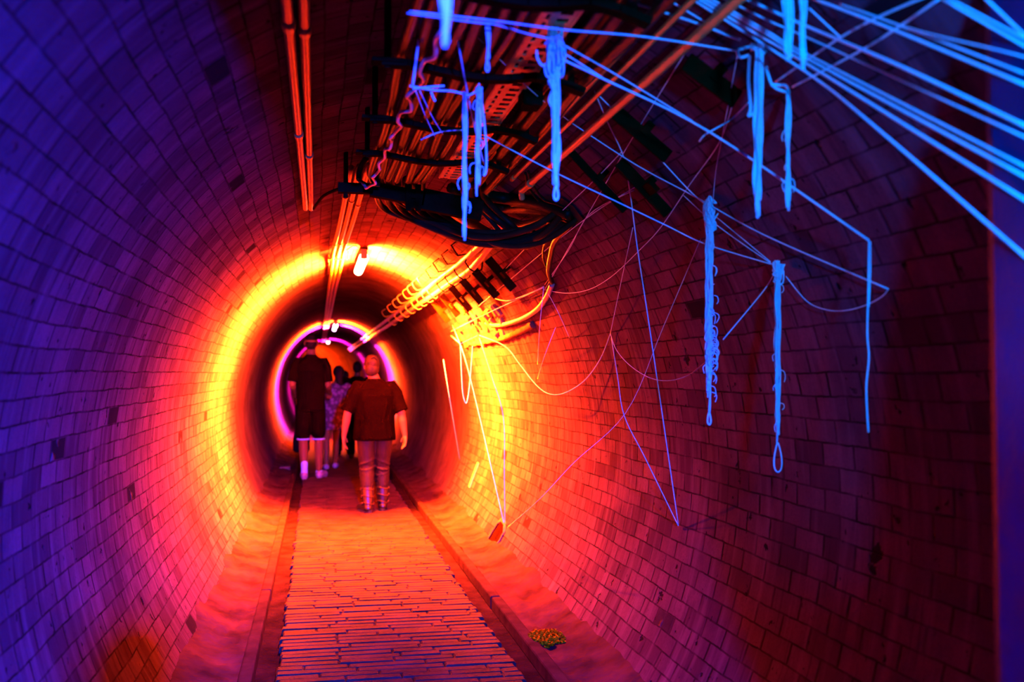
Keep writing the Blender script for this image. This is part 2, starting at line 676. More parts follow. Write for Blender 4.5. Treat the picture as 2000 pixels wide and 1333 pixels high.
def kerb(name, xc):
    m = MB()
    yy = 1.2
    rg = random.Random(int(xc * 100))
    while yy < 37:
        ln = rg.uniform(1.6, 2.2)
        dx = rg.uniform(-0.004, 0.004)
        m.box((xc + dx, yy + ln / 2, 0.006 + rg.uniform(-0.003, 0.003)), (0.068, ln - 0.004, 0.09))
        yy += ln
    struct(m.build(name, M['kerb'], smooth=False, bevel=0.012))


kerb('trim_1', -0.335)
kerb('trim_2', 1.175)


def ledge(name, x0, side):                           # rough sloping concrete between kerb and wall
    m = MB()
    rg = random.Random(5)
    nx, ys = 18, [1.2 + 0.08 * i for i in range(460)]
    from mathutils import noise as NZ
    for yy in ys:
        for k in range(nx + 1):
            t = k / nx
            xe = AX + side * 1.13
            x = x0 + (xe - x0) * t
            z = 0.035 + 0.10 * t * t + 0.022 * NZ.noise(Vector((x * 5, yy * 2.2, side * 3))) + 0.016 * NZ.noise(Vector((x * 18, yy * 9, side))) + 0.008 * NZ.noise(Vector((x * 41, yy * 23, side + 5)))
            if t > 0.75:
                z += 0.05 * max(0, NZ.noise(Vector((x * 3, yy * 1.7, 9 + side))))
            m.v.append(Vector((x, yy, z)))
    n = nx + 1
    for i in range(len(ys) - 1):
        for k in range(nx):
            q = (i * n + k, i * n + k + 1, (i + 1) * n + k + 1, (i + 1) * n + k)
            m.f.append(q if side > 0 else q[::-1])
    struct(m.build(name, M['ledge']))


ledge('trim_3', -0.37, -1)
ledge('trim_4', 1.21, 1)

# the doorway the picture is taken from: two jambs, a lintel, plain walls beside it
JX0, JX1, JY0, JY1, JZ = -0.62, 1.28, 1.45, 1.75, 2.46


def slab(name, c, s, bev=0.03):
    struct(MB().box(c, s).build(name, M['jamb'], smooth=False, bevel=bev))


slab('door_frame_right', ((JX1 + 2.3) / 2, (JY0 + JY1) / 2, 1.6), (2.3 - JX1, JY1 - JY0, 3.4), 0.05)
slab('door_frame_left', ((JX0 - 1.5) / 2, (JY0 + JY1) / 2, 1.6), (JX0 + 1.5, JY1 - JY0, 3.4), 0.05)
slab('door_frame_head', ((JX0 + JX1) / 2, (JY0 + JY1) / 2, (JZ + 3.3) / 2), (JX1 - JX0, JY1 - JY0 - 0.002, 3.3 - JZ))

# ------------------------------------------------------------------ lamps
def batten(name, y, x, ln, color, watt, strength, label, glow, side=160):
    zt = tz(x) - 0.015
    o = empty(name, (x, y, zt))
    MB().box((x, y, zt - 0.012), (0.075, ln + 0.06, 0.028)).build('housing', M['steel'], o, False, 0.006)
    for s in (-1, 1):
        MB().box((x, y + s * (ln / 2 + 0.03), zt - 0.065), (0.06, 0.03, 0.09)).build('end_cap', M['label'], o, False, 0.006)
    pts = [(x, y - ln / 2 + ln * i / 6, zt - 0.095) for i in range(7)]
    MB().tube(pts, 0.045, 14).build('tube', emit(name + '_glow', glow, strength), o)
    m = MB()
    m.tube(curve_pts([(x - 0.05, y - ln / 2, zt), (x - 0.10, y - ln / 2 - 0.05, zt + 0.005), (x - 0.16, y - ln / 2 - 0.03, zt - 0.03)]), 0.006, 6)
    m.build('flex', M['cable'], o)
    for s, dn in ((-1, 104), (1, 104), (-1, 42), (1, 42)):     # the tube throws its light sideways and down, little along its length
        l = bpy.data.lights.new(name + '_light', 'AREA')
        l.shape = 'RECTANGLE'
        l.size, l.size_y = 0.05, ln
        l.energy, l.color = watt * (0.30 if dn > 50 else 0.125), color
        l.spread = R(side + 8 if dn > 50 else min(113, side))
        lo = bpy.data.objects.new(name + '_light', l)
        lo.location = (x + s * 0.045, y, zt - (0.150 if dn > 50 else 0.170))
        lo.rotation_euler = (Matrix.Rotation(R(-8 if dn > 50 else -20), 3, 'X') @ Matrix.Rotation(-s * R(dn), 3, 'Y')).to_euler()
        COL.objects.link(lo)
    tag(o, label, 'lamp')
    return o


batten('ceiling_lamp', 10.0, 0.42, 1.25, AMBER, 72000, 30, 'glowing white tube lamp on the tunnel crown above the man in boots', (1.0, 0.75, 0.35))
batten('ceiling_lamp', 23.0, 0.40, 0.6, AMBER, 15000, 30, 'second glowing lamp down the tunnel, inside the distant amber ring', (1.0, 0.75, 0.45))
batten('ceiling_lamp', 35.0, 0.36, 0.6, PINK, 2200, 30, 'farthest small round glowing lamp, under the pink arch', (1.0, 0.7, 0.8))
lamp_light('bend_lamp', 'POINT', (-1.2, 43, 2.2), 3500, AMBER, 0.1)
batten('ceiling_lamp', 24.7, 0.40, 0.4, (0.75, 0.03, 1.0), 3600, 12, 'small violet tube lamp half hidden just behind the second lamp', (0.9, 0.4, 1.0), 76)

# ------------------------------------------------------------------ conduits on the crown
def conduit(label, pts, rad, group, material='conduit', clip_ys=(), joints=()):
    o = empty('conduit_pipe', pts[0])
    MB().tube(curve_pts(pts, 6), rad, 10).build('pipe', M[material], o)
    for y in joints:                                  # screwed sleeves
        P = curve_pts(pts, 6)
        for a, b in zip(P, P[1:]):
            if a.y <= y < b.y:
                c = a.lerp(b, (y - a.y) / (b.y - a.y))
                d = (b - a).normalized()
                MB().tube([c - d * 0.035, c + d * 0.035], rad * 1.25, 10).build('coupling', M[material], o)
                break
    tag(o, label, 'pipe', group)
    return o


def under(x, y, drop):
    return Vector((x, y, tz(x) - drop))


conduit('left pipe of the pair on the crown, ending short above the lamp',
        [under(-0.095, 1.8, 0.04), under(-0.09, 3.2, 0.035), under(-0.08, 6.4, 0.035)], 0.0165, 'pair of pipes on the crown', joints=(3.0, 4.4))
conduit('right pipe of the pair on the crown, ending short above the lamp',
        [under(-0.045, 1.8, 0.04), under(-0.045, 3.2, 0.035), under(-0.046, 6.5, 0.035)], 0.0165, 'pair of pipes on the crown', joints=(3.1, 4.9))
for i, (x, lab) in enumerate(((0.155, 'leftmost of three bright pipes running along the crown to the lamp'),
                              (0.200, 'middle of three bright pipes running along the crown to the lamp'),
                              (0.250, 'rightmost of three bright pipes running along the crown to the lamp'))):
    pts = [under(x + 0.012, 5.3, 0.075), under(x, 7.5, 0.06), under(x - 0.022, 9.2, 0.05), under(x - 0.012, 10.6, 0.05), under(x - 0.015, 14, 0.045),
           under(x - 0.01, 19, 0.045), under(x - 0.005, 24, 0.045), under(x, 30, 0.045), under(x, 36, 0.045)]
    conduit(lab, pts, 0.0165, 'three pipes on the crown', joints=(6.2 + i * 0.2, 8.6, 18.5, 19.4))
for y, lab in ((9.7, 'small saddle clamp holding the three pipes beside the near lamp'), (22.6, 'small saddle clamp on the three pipes by the second lamp')):
    o = MB().box((0.19, y, tz(0.19) - 0.072), (0.17, 0.03, 0.012)).box((0.10, y, tz(0.1) - 0.04), (0.012, 0.03, 0.07)).box((0.285, y, tz(0.285) - 0.04), (0.012, 0.03, 0.07)).build('pipe_clamp', M['conduit'], None, False, 0.003)
    tag(o, lab, 'clamp', 'pipe clamps on the crown')

# ------------------------------------------------------------------ hung cable run
def cable_z(x):                                       # level the cables hang at
    return min(tz(x) - 0.17, 2.52 + 0.02 * math.sin(x * 9))


HANG = (2.45, 3.1, 3.8, 4.4)
for i, y in enumerate(HANG):
    which = ('nearest', 'second nearest', 'third nearest', 'farthest')[i]
    o = empty('cable_hanger', (0.21, y, tz(0.21)))
    zb = cable_z(0.21) - 0.03
    MB().tube([(0.21, y, tz(0.21) + 0.02), (0.21, y, zb - 0.02)], 0.011, 8).build('rod', M['steel'], o)
    MB().tube([(0.80, y, tz(0.80) + 0.02), (0.80, y, cable_z(0.80) - 0.04)], 0.011, 8).build('rod', M['steel'], o)
    MB().box((0.21, y, zb), (0.10, 0.06, 0.012)).build('plate', M['steel'], o, False)
    m = MB()
    xs = [0.19 + 0.65 * k / 8 for k in range(9)]
    for a, b in zip(xs, xs[1:]):
        m.beam((a, y, cable_z(a) - 0.032), (b + 0.003, y, cable_z(b) - 0.032), 0.045, 0.02)
    m.build('crossbar', M['steel'], o, False)
    tag(o, which + ' dark steel hanger with rods carrying the cable run', 'bracket', 'cable hangers')

HOLE = wall(1108, 418)
hole_n = inward(HOLE)
CAB = [0.26, 0.305, 0.35, 0.395, 0.44, 0.485, 0.53, 0.745, 0.79, 0.85]
names = ['leftmost', 'second', 'third', 'fourth', 'fifth', 'sixth', 'seventh', 'eighth', 'ninth', 'tenth and rightmost']
rg = random.Random(11)
for i, x in enumerate(CAB):
    z = cable_z(x)
    r_ = rg.choice((0.015, 0.018, 0.020))
    pts = []
    for k in range(8):
        y = 1.8 + 3.2 * k / 7
        sag = 0.012 * math.sin(k * 2.1 + i) - (0.0 if k % 2 else 0.006)
        pts.append(Vector((x + 0.008 * math.sin(k * 1.7 + i * 2), y, z + r_ - 0.015 + sag * 0.6)))
    a = Vector((x + 0.10 + 0.03 * i * 0.3, 5.35 + 0.03 * (9 - i), z - 0.05 - 0.004 * i))
    tgt = HOLE + hole_n * 0.05 + Vector((rg.uniform(-0.03, 0.03), rg.uniform(-0.12, 0.12), rg.uniform(-0.06, 0.06)))
    mid = a.lerp(tgt, 0.45) + Vector((0, 0.10, -0.10 - 0.012 * (i % 4)))
    pts += [Vector((x + 0.01, 5.2, max(z, 2.525) + r_)), Vector((x + 0.04, 5.36, max(z, 2.50))), a + Vector((0.03, 0.10, -0.02)), mid, tgt.lerp(mid, 0.35) + Vector((0, 0.03, -0.04)), tgt - hole_n * 0.10]
    o = MB().tube(curve_pts(pts, 5), r_, 8).build('hung_cable', M['cable'] if i % 3 else M['cable2'])
    tag(o, names[i] + ' of the dark cables hung along the ceiling, counted from the left', 'cable', 'hung ceiling cables')

# pale thin wire wandering below the cables
pts = []
for k in range(30):
    t = k / 29
    y = 2.55 + t * 2.55
    x = 0.335 - 0.08 * t + 0.012 * math.sin(k * 1.9) + 0.006 * math.sin(k * 4.7)
    pts.append(Vector((x, y, cable_z(0.3) - 0.055 + 0.008 * math.sin(k * 2.7))))
pts += [Vector((0.235, 5.2, cable_z(0.3) - 0.02)), Vector((0.20, 5.25, cable_z(0.3) + 0.02))]
tag(MB().tube(curve_pts(pts, 3), 0.0075, 6).build('loose_wire', M['wire']), 'thin pale kinked wire glinting under the left side of the ceiling cables', 'wire')

# perforated tray
ty0, ty1, tx = 1.9, 4.9, 0.64
o = empty('cable_tray', (tx, ty0, cable_z(tx)))
zt = cable_z(tx) - 0.005
m = MB()
m.box((tx - 0.05, (ty0 + ty1) / 2, zt + 0.02), (0.006, ty1 - ty0, 0.05))
m.box((tx + 0.05, (ty0 + ty1) / 2, zt + 0.02), (0.006, ty1 - ty0, 0.05))
m.build('side_rail', M['tray'], o, False)
m = MB()
for q in (-0.045, -0.012, 0.045):
    m.box((tx + q, (ty0 + ty1) / 2, zt), (0.022, ty1 - ty0, 0.004))
yy = ty0
while yy < ty1:
    m.box((tx - 0.026, yy, zt - 0.0005), (0.05, 0.022, 0.004))
    m.box((tx + 0.02, yy + 0.025, zt - 0.0005), (0.055, 0.030, 0.004))
    yy += 0.062
m.build('perforated_bed', M['tray'], o, False)
for q in (3.35, 4.55):
    MB().box((tx + 0.08, q, zt + 0.01), (0.07, 0.10, 0.13)).build('junction_box', M['steel'], o, False, 0.006)
tag(o, 'pale perforated cable tray among the ceiling cables, lit orange from the lamp', 'cable tray')

# two rigid conduits and thinner ones at the right of the run
for x, dr, rr, ye, lab in ((0.90, 0.10, 0.015, 5.35, 'bright orange-lit conduit, left one of the two at the right of the cable run'),
                           (1.03, 0.08, 0.016, 5.0, 'bright orange-lit conduit, right one of the two at the right of the cable run'),
                           (0.965, 0.07, 0.010, 5.1, 'thin dark conduit between the two bright conduits'),
                           (0.835, 0.06, 0.018, 5.15, 'dull brown conduit just left of the two bright conduits')):
    z1 = tz(x) - dr
    pts = [Vector((x, 1.8, z1)), Vector((x, 3.4, z1 - 0.003)), Vector((x, ye - 0.15, z1))]
    if rr > 0.012:
        pts += [Vector((x, ye, z1)), Vector((x + 0.01, ye + 0.05, z1 - 0.03))] if 'bright' in lab else [Vector((x, ye, z1)), Vector((x + 0.02, ye + 0.05, z1 - 0.05)), Vector((x + 0.10, ye + 0.09, z1 - 0.20)), HOLE + hole_n * 0.03 + Vector((0, -0.08, 0.05)), HOLE - hole_n * 0.1]
    o = conduit(lab, pts, rr, 'conduits right of the cable run', 'conduit' if 'bright' in lab else 'cable2', joints=(ye - 0.2,))

# short conduit that drops from the cable run and stops at an open coupling
p0, p1, p2 = at(985, 262, 4.6), at(940, 332, 5.5), at(884, 398, 6.2)
o = empty('drop_conduit', p0)
MB().tube(curve_pts([p0, p1, p2], 6), 0.0165, 10).build('pipe', M['conduit'], o)
d = (p2 - p1).normalized()
MB().tube([p2 - d * 0.01, p2 + d * 0.07], [0.022, 0.024], 10).build('coupling', M['conduit'], o)
MB().tube([p2 + d * 0.02 + Vector((0.03, 0, 0)), p2 + d * 0.08 + Vector((0.028, 0, -0.02))], 0.008, 8).build('screw', M['conduit'], o)
tag(o, 'short bright conduit dropping from the cable run to an open screwed end', 'pipe')

# end beam across the crown where the cables turn away
o = empty('support_beam', (0.45, 5.25, tz(0.45)))
p0, p1, p2, p3 = (Vector((0.10, 5.25, 2.50)), Vector((0.28, 5.25, 2.500)), Vector((0.55, 5.25, 2.455)), Vector((0.86, 5.25, 2.40)))
MB().beam(p0, p1, 0.06, 0.05).beam(p1 - Vector((0.01, 0, 0)), p2, 0.06, 0.075).beam(p2 - Vector((0.01, 0, 0)), p3, 0.06, 0.11).build('beam', M['steel'], o, False)
for x in (0.465, 0.515):
    MB().box((x, 5.21, 2.455), (0.030, 0.02, 0.14)).build('strap', M['steel'], o, False)
MB().box((0.49, 5.205, 2.41), (0.075, 0.018, 0.025)).box((0.49, 5.205, 2.46), (0.075, 0.018, 0.02)).build('strap_plate', M['steel'], o, False)
for x in (0.14, 0.78):
    MB().tube([(x, 5.25, 2.45), (x, 5.25, tz(x) + 0.02)], 0.012, 8).build('rod', M['steel'], o)
tag(o, 'dark steel support beam across the crown where the ceiling cables end', 'beam')

# dark arm from the left pair of pipes to that beam
tag(MB().tube(curve_pts([under(-0.03, 6.45, 0.05), Vector((0.03, 5.9, 2.57)), Vector((0.12, 5.3, 2.51))]), 0.009, 8).build('stay_rod', M['steel']),
    'thin dark rod slanting from the pair of pipes to the support beam', 'rod')

# cable ends poking down behind the beam
for px, py, yy, lab in ((703, 342, 5.15, 'short cable stub hanging at the left end of the support beam'),
                        (737, 356, 5.1, 'fat cable stub bent down over the middle of the support beam')):
    p = at(px, py, yy)
    o = MB().tube(curve_pts([p + Vector((0.03, -0.05, 0.08)), p + Vector((0.0, 0.0, 0.03)), p + Vector((-0.006, 0.01, -0.02))]), 0.015 if px < 720 else 0.02, 8).build('cable_stub', M['cable2'])
    tag(o, lab, 'cable', 'cable stubs by the beam')

# fat black duct slanting down to the pale pipes, and the loose dark leads
def lead(label, pix, rad, material='cable', cat='cable', name='loose_cable', group='loose leads below the cable run', n=8):
    o = MB().tube(curve_pts([near(*p) if p[2] else wall(p[0], p[1], 0.02) for p in pix], 8), rad, n).build(name, M[material])
    tag(o, label, cat, group)
    return o


lead('fat black duct slanting down from the beam to the pale pipes', [(846, 388, 5.4), (900, 425, 6.0), (968, 466, 6.6)], 0.036, 'cable2', 'duct', 'black_duct', None, 12)
lead('thin black lead sagging from the beam straps towards the pale pipes', [(697, 349, 5.2), (745, 376, 5.3), (790, 404, 5.5), (850, 440, 6.0), (910, 466, 6.3), (955, 478, 6.5), (982, 462, 6.5), (990, 454, 6.5)], 0.006)
lead('black lead bridging from the open conduit end to the cable hole', [(878, 420, 6.1), (915, 424, 6.1), (965, 414, 6.0), (1010, 400, 5.9), (1060, 405, 5.9), (1105, 420, 0)], 0.012)
lead('black lead drooping lowest under the cable hole', [(960, 404, 5.9), (1000, 430, 5.9), (1040, 452, 6.0), (1065, 459, 6.0), (1090, 457, 6.0), (1120, 440, 0)], 0.011)
lead('thick black cable sweeping right above the others into the hole', [(900, 350, 5.3), (940, 378, 5.4), (1000, 390, 5.5), (1060, 400, 5.6), (1115, 420, 0)], 0.034)
lead('thick black cable sagging just under the topmost sweep', [(880, 366, 5.35), (930, 395, 5.5), (990, 406, 5.6), (1050, 408, 5.7), (1112, 425, 0)], 0.030)
lead('thin lead looping from the right conduit round to the hole', [(1032, 335, 5.0), (1040, 360, 5.1), (1062, 390, 5.3), (1090, 400, 5.5), (1112, 410, 0)], 0.007)
lead('thin lead looping just inside its twin beside the right conduit', [(1026, 338, 5.0), (1033, 366, 5.1), (1056, 395, 5.3), (1088, 408, 5.5), (1110, 414, 0)], 0.007)
lead('dark cable falling from the hole down the right wall', [(1115, 440, 0), (1085, 470, 6.2), (1076, 500, 6.4), (1072, 530, 6.7), (1078, 552, 0)], 0.016, 'cable2')
lead('thin dark lead hanging left of the falling cable', [(1100, 450, 0), (1066, 475, 6.2), (1061, 500, 6.4), (1066, 520, 6.6), (1075, 545, 0)], 0.006)
lead('orange-lit cable curving away under the broken brickwork', [(1078, 556, 0), (1068, 580, 0), (1048, 606, 0), (1015, 625, 0), (975, 636, 0), (950, 632, 0)], 0.018, 'pipe')

# mouth of the cable hole: black sheet on the lining, its inner shade painted in
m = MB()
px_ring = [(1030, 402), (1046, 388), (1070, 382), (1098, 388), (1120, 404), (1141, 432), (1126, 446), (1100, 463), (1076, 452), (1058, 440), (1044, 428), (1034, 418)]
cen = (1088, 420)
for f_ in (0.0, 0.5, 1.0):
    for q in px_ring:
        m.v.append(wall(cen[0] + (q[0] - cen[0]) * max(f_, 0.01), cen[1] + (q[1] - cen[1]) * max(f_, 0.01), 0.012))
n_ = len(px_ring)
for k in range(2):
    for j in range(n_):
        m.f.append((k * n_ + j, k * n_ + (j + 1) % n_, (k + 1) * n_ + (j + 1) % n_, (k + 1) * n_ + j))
struct(m.build('cable_hole', M['hole_shade'], None, False))

# ------------------------------------------------------------------ two pale pipes along the right haunch, with wire hooks
def haunch(off, z_off, y):                            # points on the line of the pipes
    ang = R(55.5)
    x = AX + (AA - 0.09) * math.cos(ang) + off
    z = CZ + (BB - 0.09) * math.sin(ang) + z_off
    return Vector((x, y, z))


def haunch_pipe(label, off, zo, head):
    pts = head + [haunch(off, zo, y) for y in (7.6, 8.6, 9.6, 11, 13, 16, 20, 25, 30, 36)]
    o = MB().tube(curve_pts(pts, 6), 0.026, 10).build('haunch_pipe', M['pipe'])
    tag(o, label, 'pipe', 'pale pipes on the right haunch')


haunch_pipe('upper of two pale pipes running down the right haunch of the tunnel', -0.045, 0.028,
            [near(1000, 434, 6.2, .06), near(981, 438, 6.4, .06), near(968, 452, 6.7, .06)])
haunch_pipe('lower of two pale pipes running down the right haunch of the tunnel', 0.018, -0.032,
            [near(975, 462, 6.4, .06), near(955, 484, 6.8, .06)])
tag(MB().tube(curve_pts([near(998, 434, 6.2, .06), near(1020, 441, 6.1, .06), near(1045, 436, 6.0, .06), near(1075, 424, 5.9, .04)]), 0.030, 10).build('haunch_pipe_end', M['cable2']),
    'dull brown pipe end joining the pale pipes to the cable hole', 'pipe')
hy = [7.3, 7.9, 8.5, 9.1, 9.9, 10.4, 11.0, 11.6, 12.4, 13.2, 14.2, 15.4]
words = ['nearest', 'second', 'third', 'fourth', 'fifth', 'sixth', 'seventh', 'eighth', 'ninth', 'tenth', 'eleventh', 'farthest']
for i, y in enumerate(hy):
    c = haunch(-0.014, 0, y)
    dn = Vector((0.62, 0, -0.78))                     # across the pipes
    no = Vector((0.78, 0, 0.62))                      # towards the wall
    loop = [c - dn * 0.19 + no * 0.02, c - dn * 0.19 - no * 0.05, c - dn * 0.10 - no * 0.06, c - dn * 0.06 + no * 0.02,
            c - dn * 0.03 - no * 0.045, c + dn * 0.03 - no * 0.05, c + dn * 0.085 - no * 0.03, c + dn * 0.09 + no * 0.02, c + dn * 0.05 + no * 0.06]
    o = MB().tube(loop if i < 5 else curve_pts(loop, 3), 0.007 if i < 5 else 0.004, 6).build('pipe_hook', M['steel'] if i < 4 else M['pipe'])
    tag(o, words[i] + ' wire hook holding the pale pipes, counted from the near end', 'hook', 'wire hooks on the pale pipes')

# ------------------------------------------------------------------ flat steel bracket bars on the right wall
BARS = [((1340, 120), (1440, 195), None, 'blurred dark bar high on the right wall, nearest of the bars', 0.03),
        ((1203, 220), (1305, 307), None, 'dark bar on the right wall behind the crossing purple strands, upper of the near three', 0.0),
        ((1209, 316), (1305, 418), (1272, 350), 'long dark bar with a stub on the right wall, lower right of the near three', 0.0),
        ((1112, 294), (1221, 412), None, 'ragged dark bar on the right wall, leftmost of the near three', 0.0),
        ((953, 506), (1003, 565), (985, 534), 'first dark bar of the lit row below the pale pipes', 0.0),
        ((924, 526), (971, 580), (954, 551), 'second dark bar of the lit row below the pale pipes', 0.0),
        ((901, 545), (943, 595), (928, 567), 'third dark bar of the lit row below the pale pipes', 0.0),
        ((880, 560), (919, 607), (904, 583), 'fourth bar of the lit row, brown and half lit', 0.0),
        ((862, 576), (895, 617), (882, 596), 'fifth bar of the lit row, glowing amber', 0.0),
        ((847, 590), (876, 629), None, 'sixth and farthest bar of the lit row below the pale pipes', 0.0)]
for i, (a, b, st, lab, dy) in enumerate(BARS):
    ins = 0.075 if i >= 4 else 0.05
    pa, pb = wall(*a, ins), wall(*b, ins)
    ym = (pa.y + pb.y) / 2
    pa, pb = at(*a, ym), at(*b, ym)                   # a bar stands in one cross-section of the tunnel
    n = inward((pa + pb) / 2)
    o = empty('wall_bracket', (pa + pb) / 2)
    wd = 0.055 if i >= 4 else 0.07
    MB().beam(pa, pb, (0.06, 0.055, 0.05, 0.035)[i] if i < 4 else 0.065, 0.014, Vector((0, 1, 0))).build('bar', M['steel'], o, False, 0.003)
    c = pa.lerp(pb, 0.5)
    MB().beam(c, c - n * (ins + 0.08), 0.03, 0.03, Vector((0, 1, 0))).build('stub', M['steel'], o, False)
    if st:
        d = (pb - pa).normalized()
        q = pa.lerp(pb, 0.55)
        MB().beam(q + Vector((0, -0.02, 0)), q + Vector((0, -0.10, 0)), 0.05, 0.02, n).build('lug', M['steel'], o, False)
    tag(o, lab, 'bracket', 'bracket bars on the right wall')

# ------------------------------------------------------------------ broken brickwork, label and hole on the right wall
m = MB()
rg = random.Random(21)
for k in range(46):
    px = rg.uniform(888, 985)
    py = 640 - (px - 935) * 0.12 + rg.uniform(-42, 34)
    p = wall(px, py, 0.0)
    n = inward(p)
    rot = n.to_track_quat('Z', 'Y').to_matrix() @ Matrix.Rotation(rg.uniform(-0.4, 0.4), 3, 'Z') @ Matrix.Rotation(rg.uniform(-0.3, 0.3), 3, 'X')
    s = Vector((rg.uniform(0.06, 0.13), rg.uniform(0.06, 0.12), rg.uniform(0.06, 0.14)))
    o_ = len(m.v)
    m.box(p + n * rg.uniform(-0.045, -0.01), s, rot)
    for q in range(o_, len(m.v)):
        m.v[q] += Vector((rg.uniform(-0.012, 0.012), rg.uniform(-0.015, 0.015), rg.uniform(-0.012, 0.012)))
struct(m.build('broken_brickwork', M['stone'], None, False, 0.012))
m = MB()                                              # roll of render along its lower edge
P = [wall(px, py, 0.01) for px, py in ((905, 662), (925, 672), (950, 668), (980, 662), (1000, 655), (1022, 645), (1042, 634))]
m.tube(curve_pts(P, 5), [0.02 + 0.012 * math.sin(k * 1.3) ** 2 for k in range(31)], 8)
struct(m.build('broken_brickwork_lip', M['stone']))

c = wall(925, 928, 0.008)
n = inward(c)
c_lo = wall(919, 944, 0.008)
ax_ = (wall(931, 912, 0.008) - c_lo)
ax_.normalize()
o = empty('wall_label', c)
MB().beam(c - ax_ * 0.14, c + ax_ * 0.14, 0.105, 0.006, n).build('plate', M['label'], o, False)
for t in (-0.016, 0.016):
    MB().beam(c + ax_ * t - ax_ * 0.006 + n * 0.004, c + ax_ * t + ax_ * 0.006 + n * 0.004, 0.045, 0.003, n).build('mark', M['ink'], o, False)
tag(o, 'narrow pale label plate with two dark marks low on the bright right wall', 'label')

m = MB()                                              # slot in the wall: surface patch, inner shade painted dark
ring_px = [(978, 1019), (983, 1026), (982, 1040), (975, 1054), (966, 1066), (956, 1071), (949, 1067), (953, 1054), (962, 1040), (971, 1025)]
cen = (967, 1046)
for f_, ins in ((0.02, 0.006), (0.55, 0.006), (1.0, 0.008), (1.14, 0.014), (1.34, 0.004)):
    for q in ring_px:
        m.v.append(wall(cen[0] + (q[0] - cen[0]) * f_, cen[1] + (q[1] - cen[1]) * f_, ins))
n_ = len(ring_px)
for k in range(4):
    for j in range(n_):
        m.f.append((k * n_ + j, k * n_ + (j + 1) % n_, (k + 1) * n_ + (j + 1) % n_, (k + 1) * n_ + j))
o = m.build('wall_slot', M['hole'], None)
o.data.materials.append(M['stone'])
for pl in o.data.polygons:
    if pl.index >= 2 * n_:
        pl.material_index = 1
struct(o)

# grit heap and slab on the ledges
rg = random.Random(14)
m = MB()
base = at(1070, 1240, 5.3)
t = (0.052 - EYE.z) / ray(1070, 1245).z
base = EYE + ray(1070, 1245) * t
for k in range(420):
    a, r_ = rg.uniform(0, 6.28), 0.10 * math.sqrt(rg.random())
    h = 0.05 * (1 - r_ / 0.12)
    m.box(base + Vector((r_ * math.cos(a), r_ * 1.5 * math.sin(a), rg.uniform(-0.02, h * 0.7))), [rg.uniform(0.005, 0.017) for _ in range(3)],
          Matrix.Rotation(rg.uniform(0, 3), 3, (rg.random(), rg.random(), 1)))
M['grit'] = mat('grit_painted_glint', (0.30, 0.16, 0.001), 0.6, 0, 0, 1, 0.9, 60, 0.0)  # gold lamp glints put into the colour, the grains are matte
tag(m.build('grit_heap', M['grit'], None, False), 'small heap of grit with painted amber glints on the right ledge at the wall foot', 'grit', kind='stuff')
t = (0.06 - EYE.z) / ray(557, 914).z
tag(MB().box(EYE + ray(557, 914) * t, (0.16, 0.30, 0.05)).build('loose_slab', M['stone'], None, False, 0.008), 'small pale loose slab on the left ledge behind the tall man', 'slab')

# ------------------------------------------------------------------ yarn
def D(p):                                             # (px, py, depth) or (px, py, 0) = fixed on the lining
    return near(*p) if p[2] else wall(p[0], p[1], 0.012)


def strand(label, pix, rad=0.0022, group='taut yarn strands', smooth=True):
    P = [D(p) for p in pix]
    P = curve_pts(P, 6) if (smooth and len(P) > 2) else [a.lerp(b, t / 6) for a, b in zip(P, P[1:]) for t in range(6)] + [P[-1]]
    o = MB().tube(P, rad, 6).build('yarn_strand', M['yarn'])
    tag(o, label, 'yarn', group)
    return o


NEAR = 'bright blue strands at the upper right'
strand('lowest bright blue strand fanning down to the right edge', [(1345, -6, 2.9), (1570, 138, 2.3), (1700, 240, 2.0), (2010, 508, 1.600)], 0.0034, NEAR)
strand('second lowest bright blue strand of the fan to the right edge', [(1352, -10, 2.9), (1480, 68, 2.5), (1568, 120, 2.3), (2010, 396, 1.600)], 0.0036, NEAR)
strand('third lowest bright blue strand of the fan to the right edge', [(1362, -10, 2.9), (1490, 62, 2.5), (1572, 112, 2.3), (2010, 350, 1.600)], 0.0034, NEAR)
strand('thinner blue strand just above the third lowest of the fan', [(1372, -12, 2.9), (1500, 62, 2.5), (1572, 104, 2.3), (2010, 330, 1.600)], 0.0028, NEAR)
strand('middle thin blue strand of the fan, under the thick upper one', [(1405, -8, 2.9), (1500, 40, 2.6), (1578, 74, 2.35), (2010, 272, 1.600)], 0.0024, NEAR)
strand('thick upper blue strand of the fan ending mid-height on the right edge', [(1440, -10, 2.7), (1577, 52, 2.3), (1760, 130, 1.90), (2010, 250, 1.600)], 0.0038, NEAR)
strand('bright blue strand crossing high above the fan to the right edge', [(1590, -2, 2.3), (1720, 48, 1.97), (2010, 169, 1.600)], 0.0034, NEAR)
strand('thinner blue strand just above the high crossing one', [(1640, 8, 2.3), (1720, 36, 1.97), (2010, 147, 1.600)], 0.0024, NEAR)
strand('dim blue strand peeling away above the high crossing ones', [(1700, 30, 2.05), (1800, 62, 1.84), (1950, 98, 1.65), (2010, 114, 1.600)], 0.0018, NEAR)
strand('lower of two blue strands cutting the top right corner', [(1838, -4, 1.74), (2010, 95, 1.600)], 0.0030, NEAR)
strand('upper of two blue strands cutting the top right corner', [(1848, -6, 1.73), (2010, 80, 1.600)], 0.0024, NEAR)
strand('single steep blue strand in the far top right corner', [(1922, -6, 1.63), (2010, 78, 1.600)], 0.0026, NEAR)
strand('upper dull purple strand rising behind the fan', [(1515, 160, 3.5), (1660, 62, 3.2), (1810, -8, 2.9)], 0.0030, NEAR)
strand('lower dull purple strand rising behind the fan', [(1548, 170, 3.5), (1700, 88, 3.2), (1840, -6, 2.9)], 0.0030, NEAR)
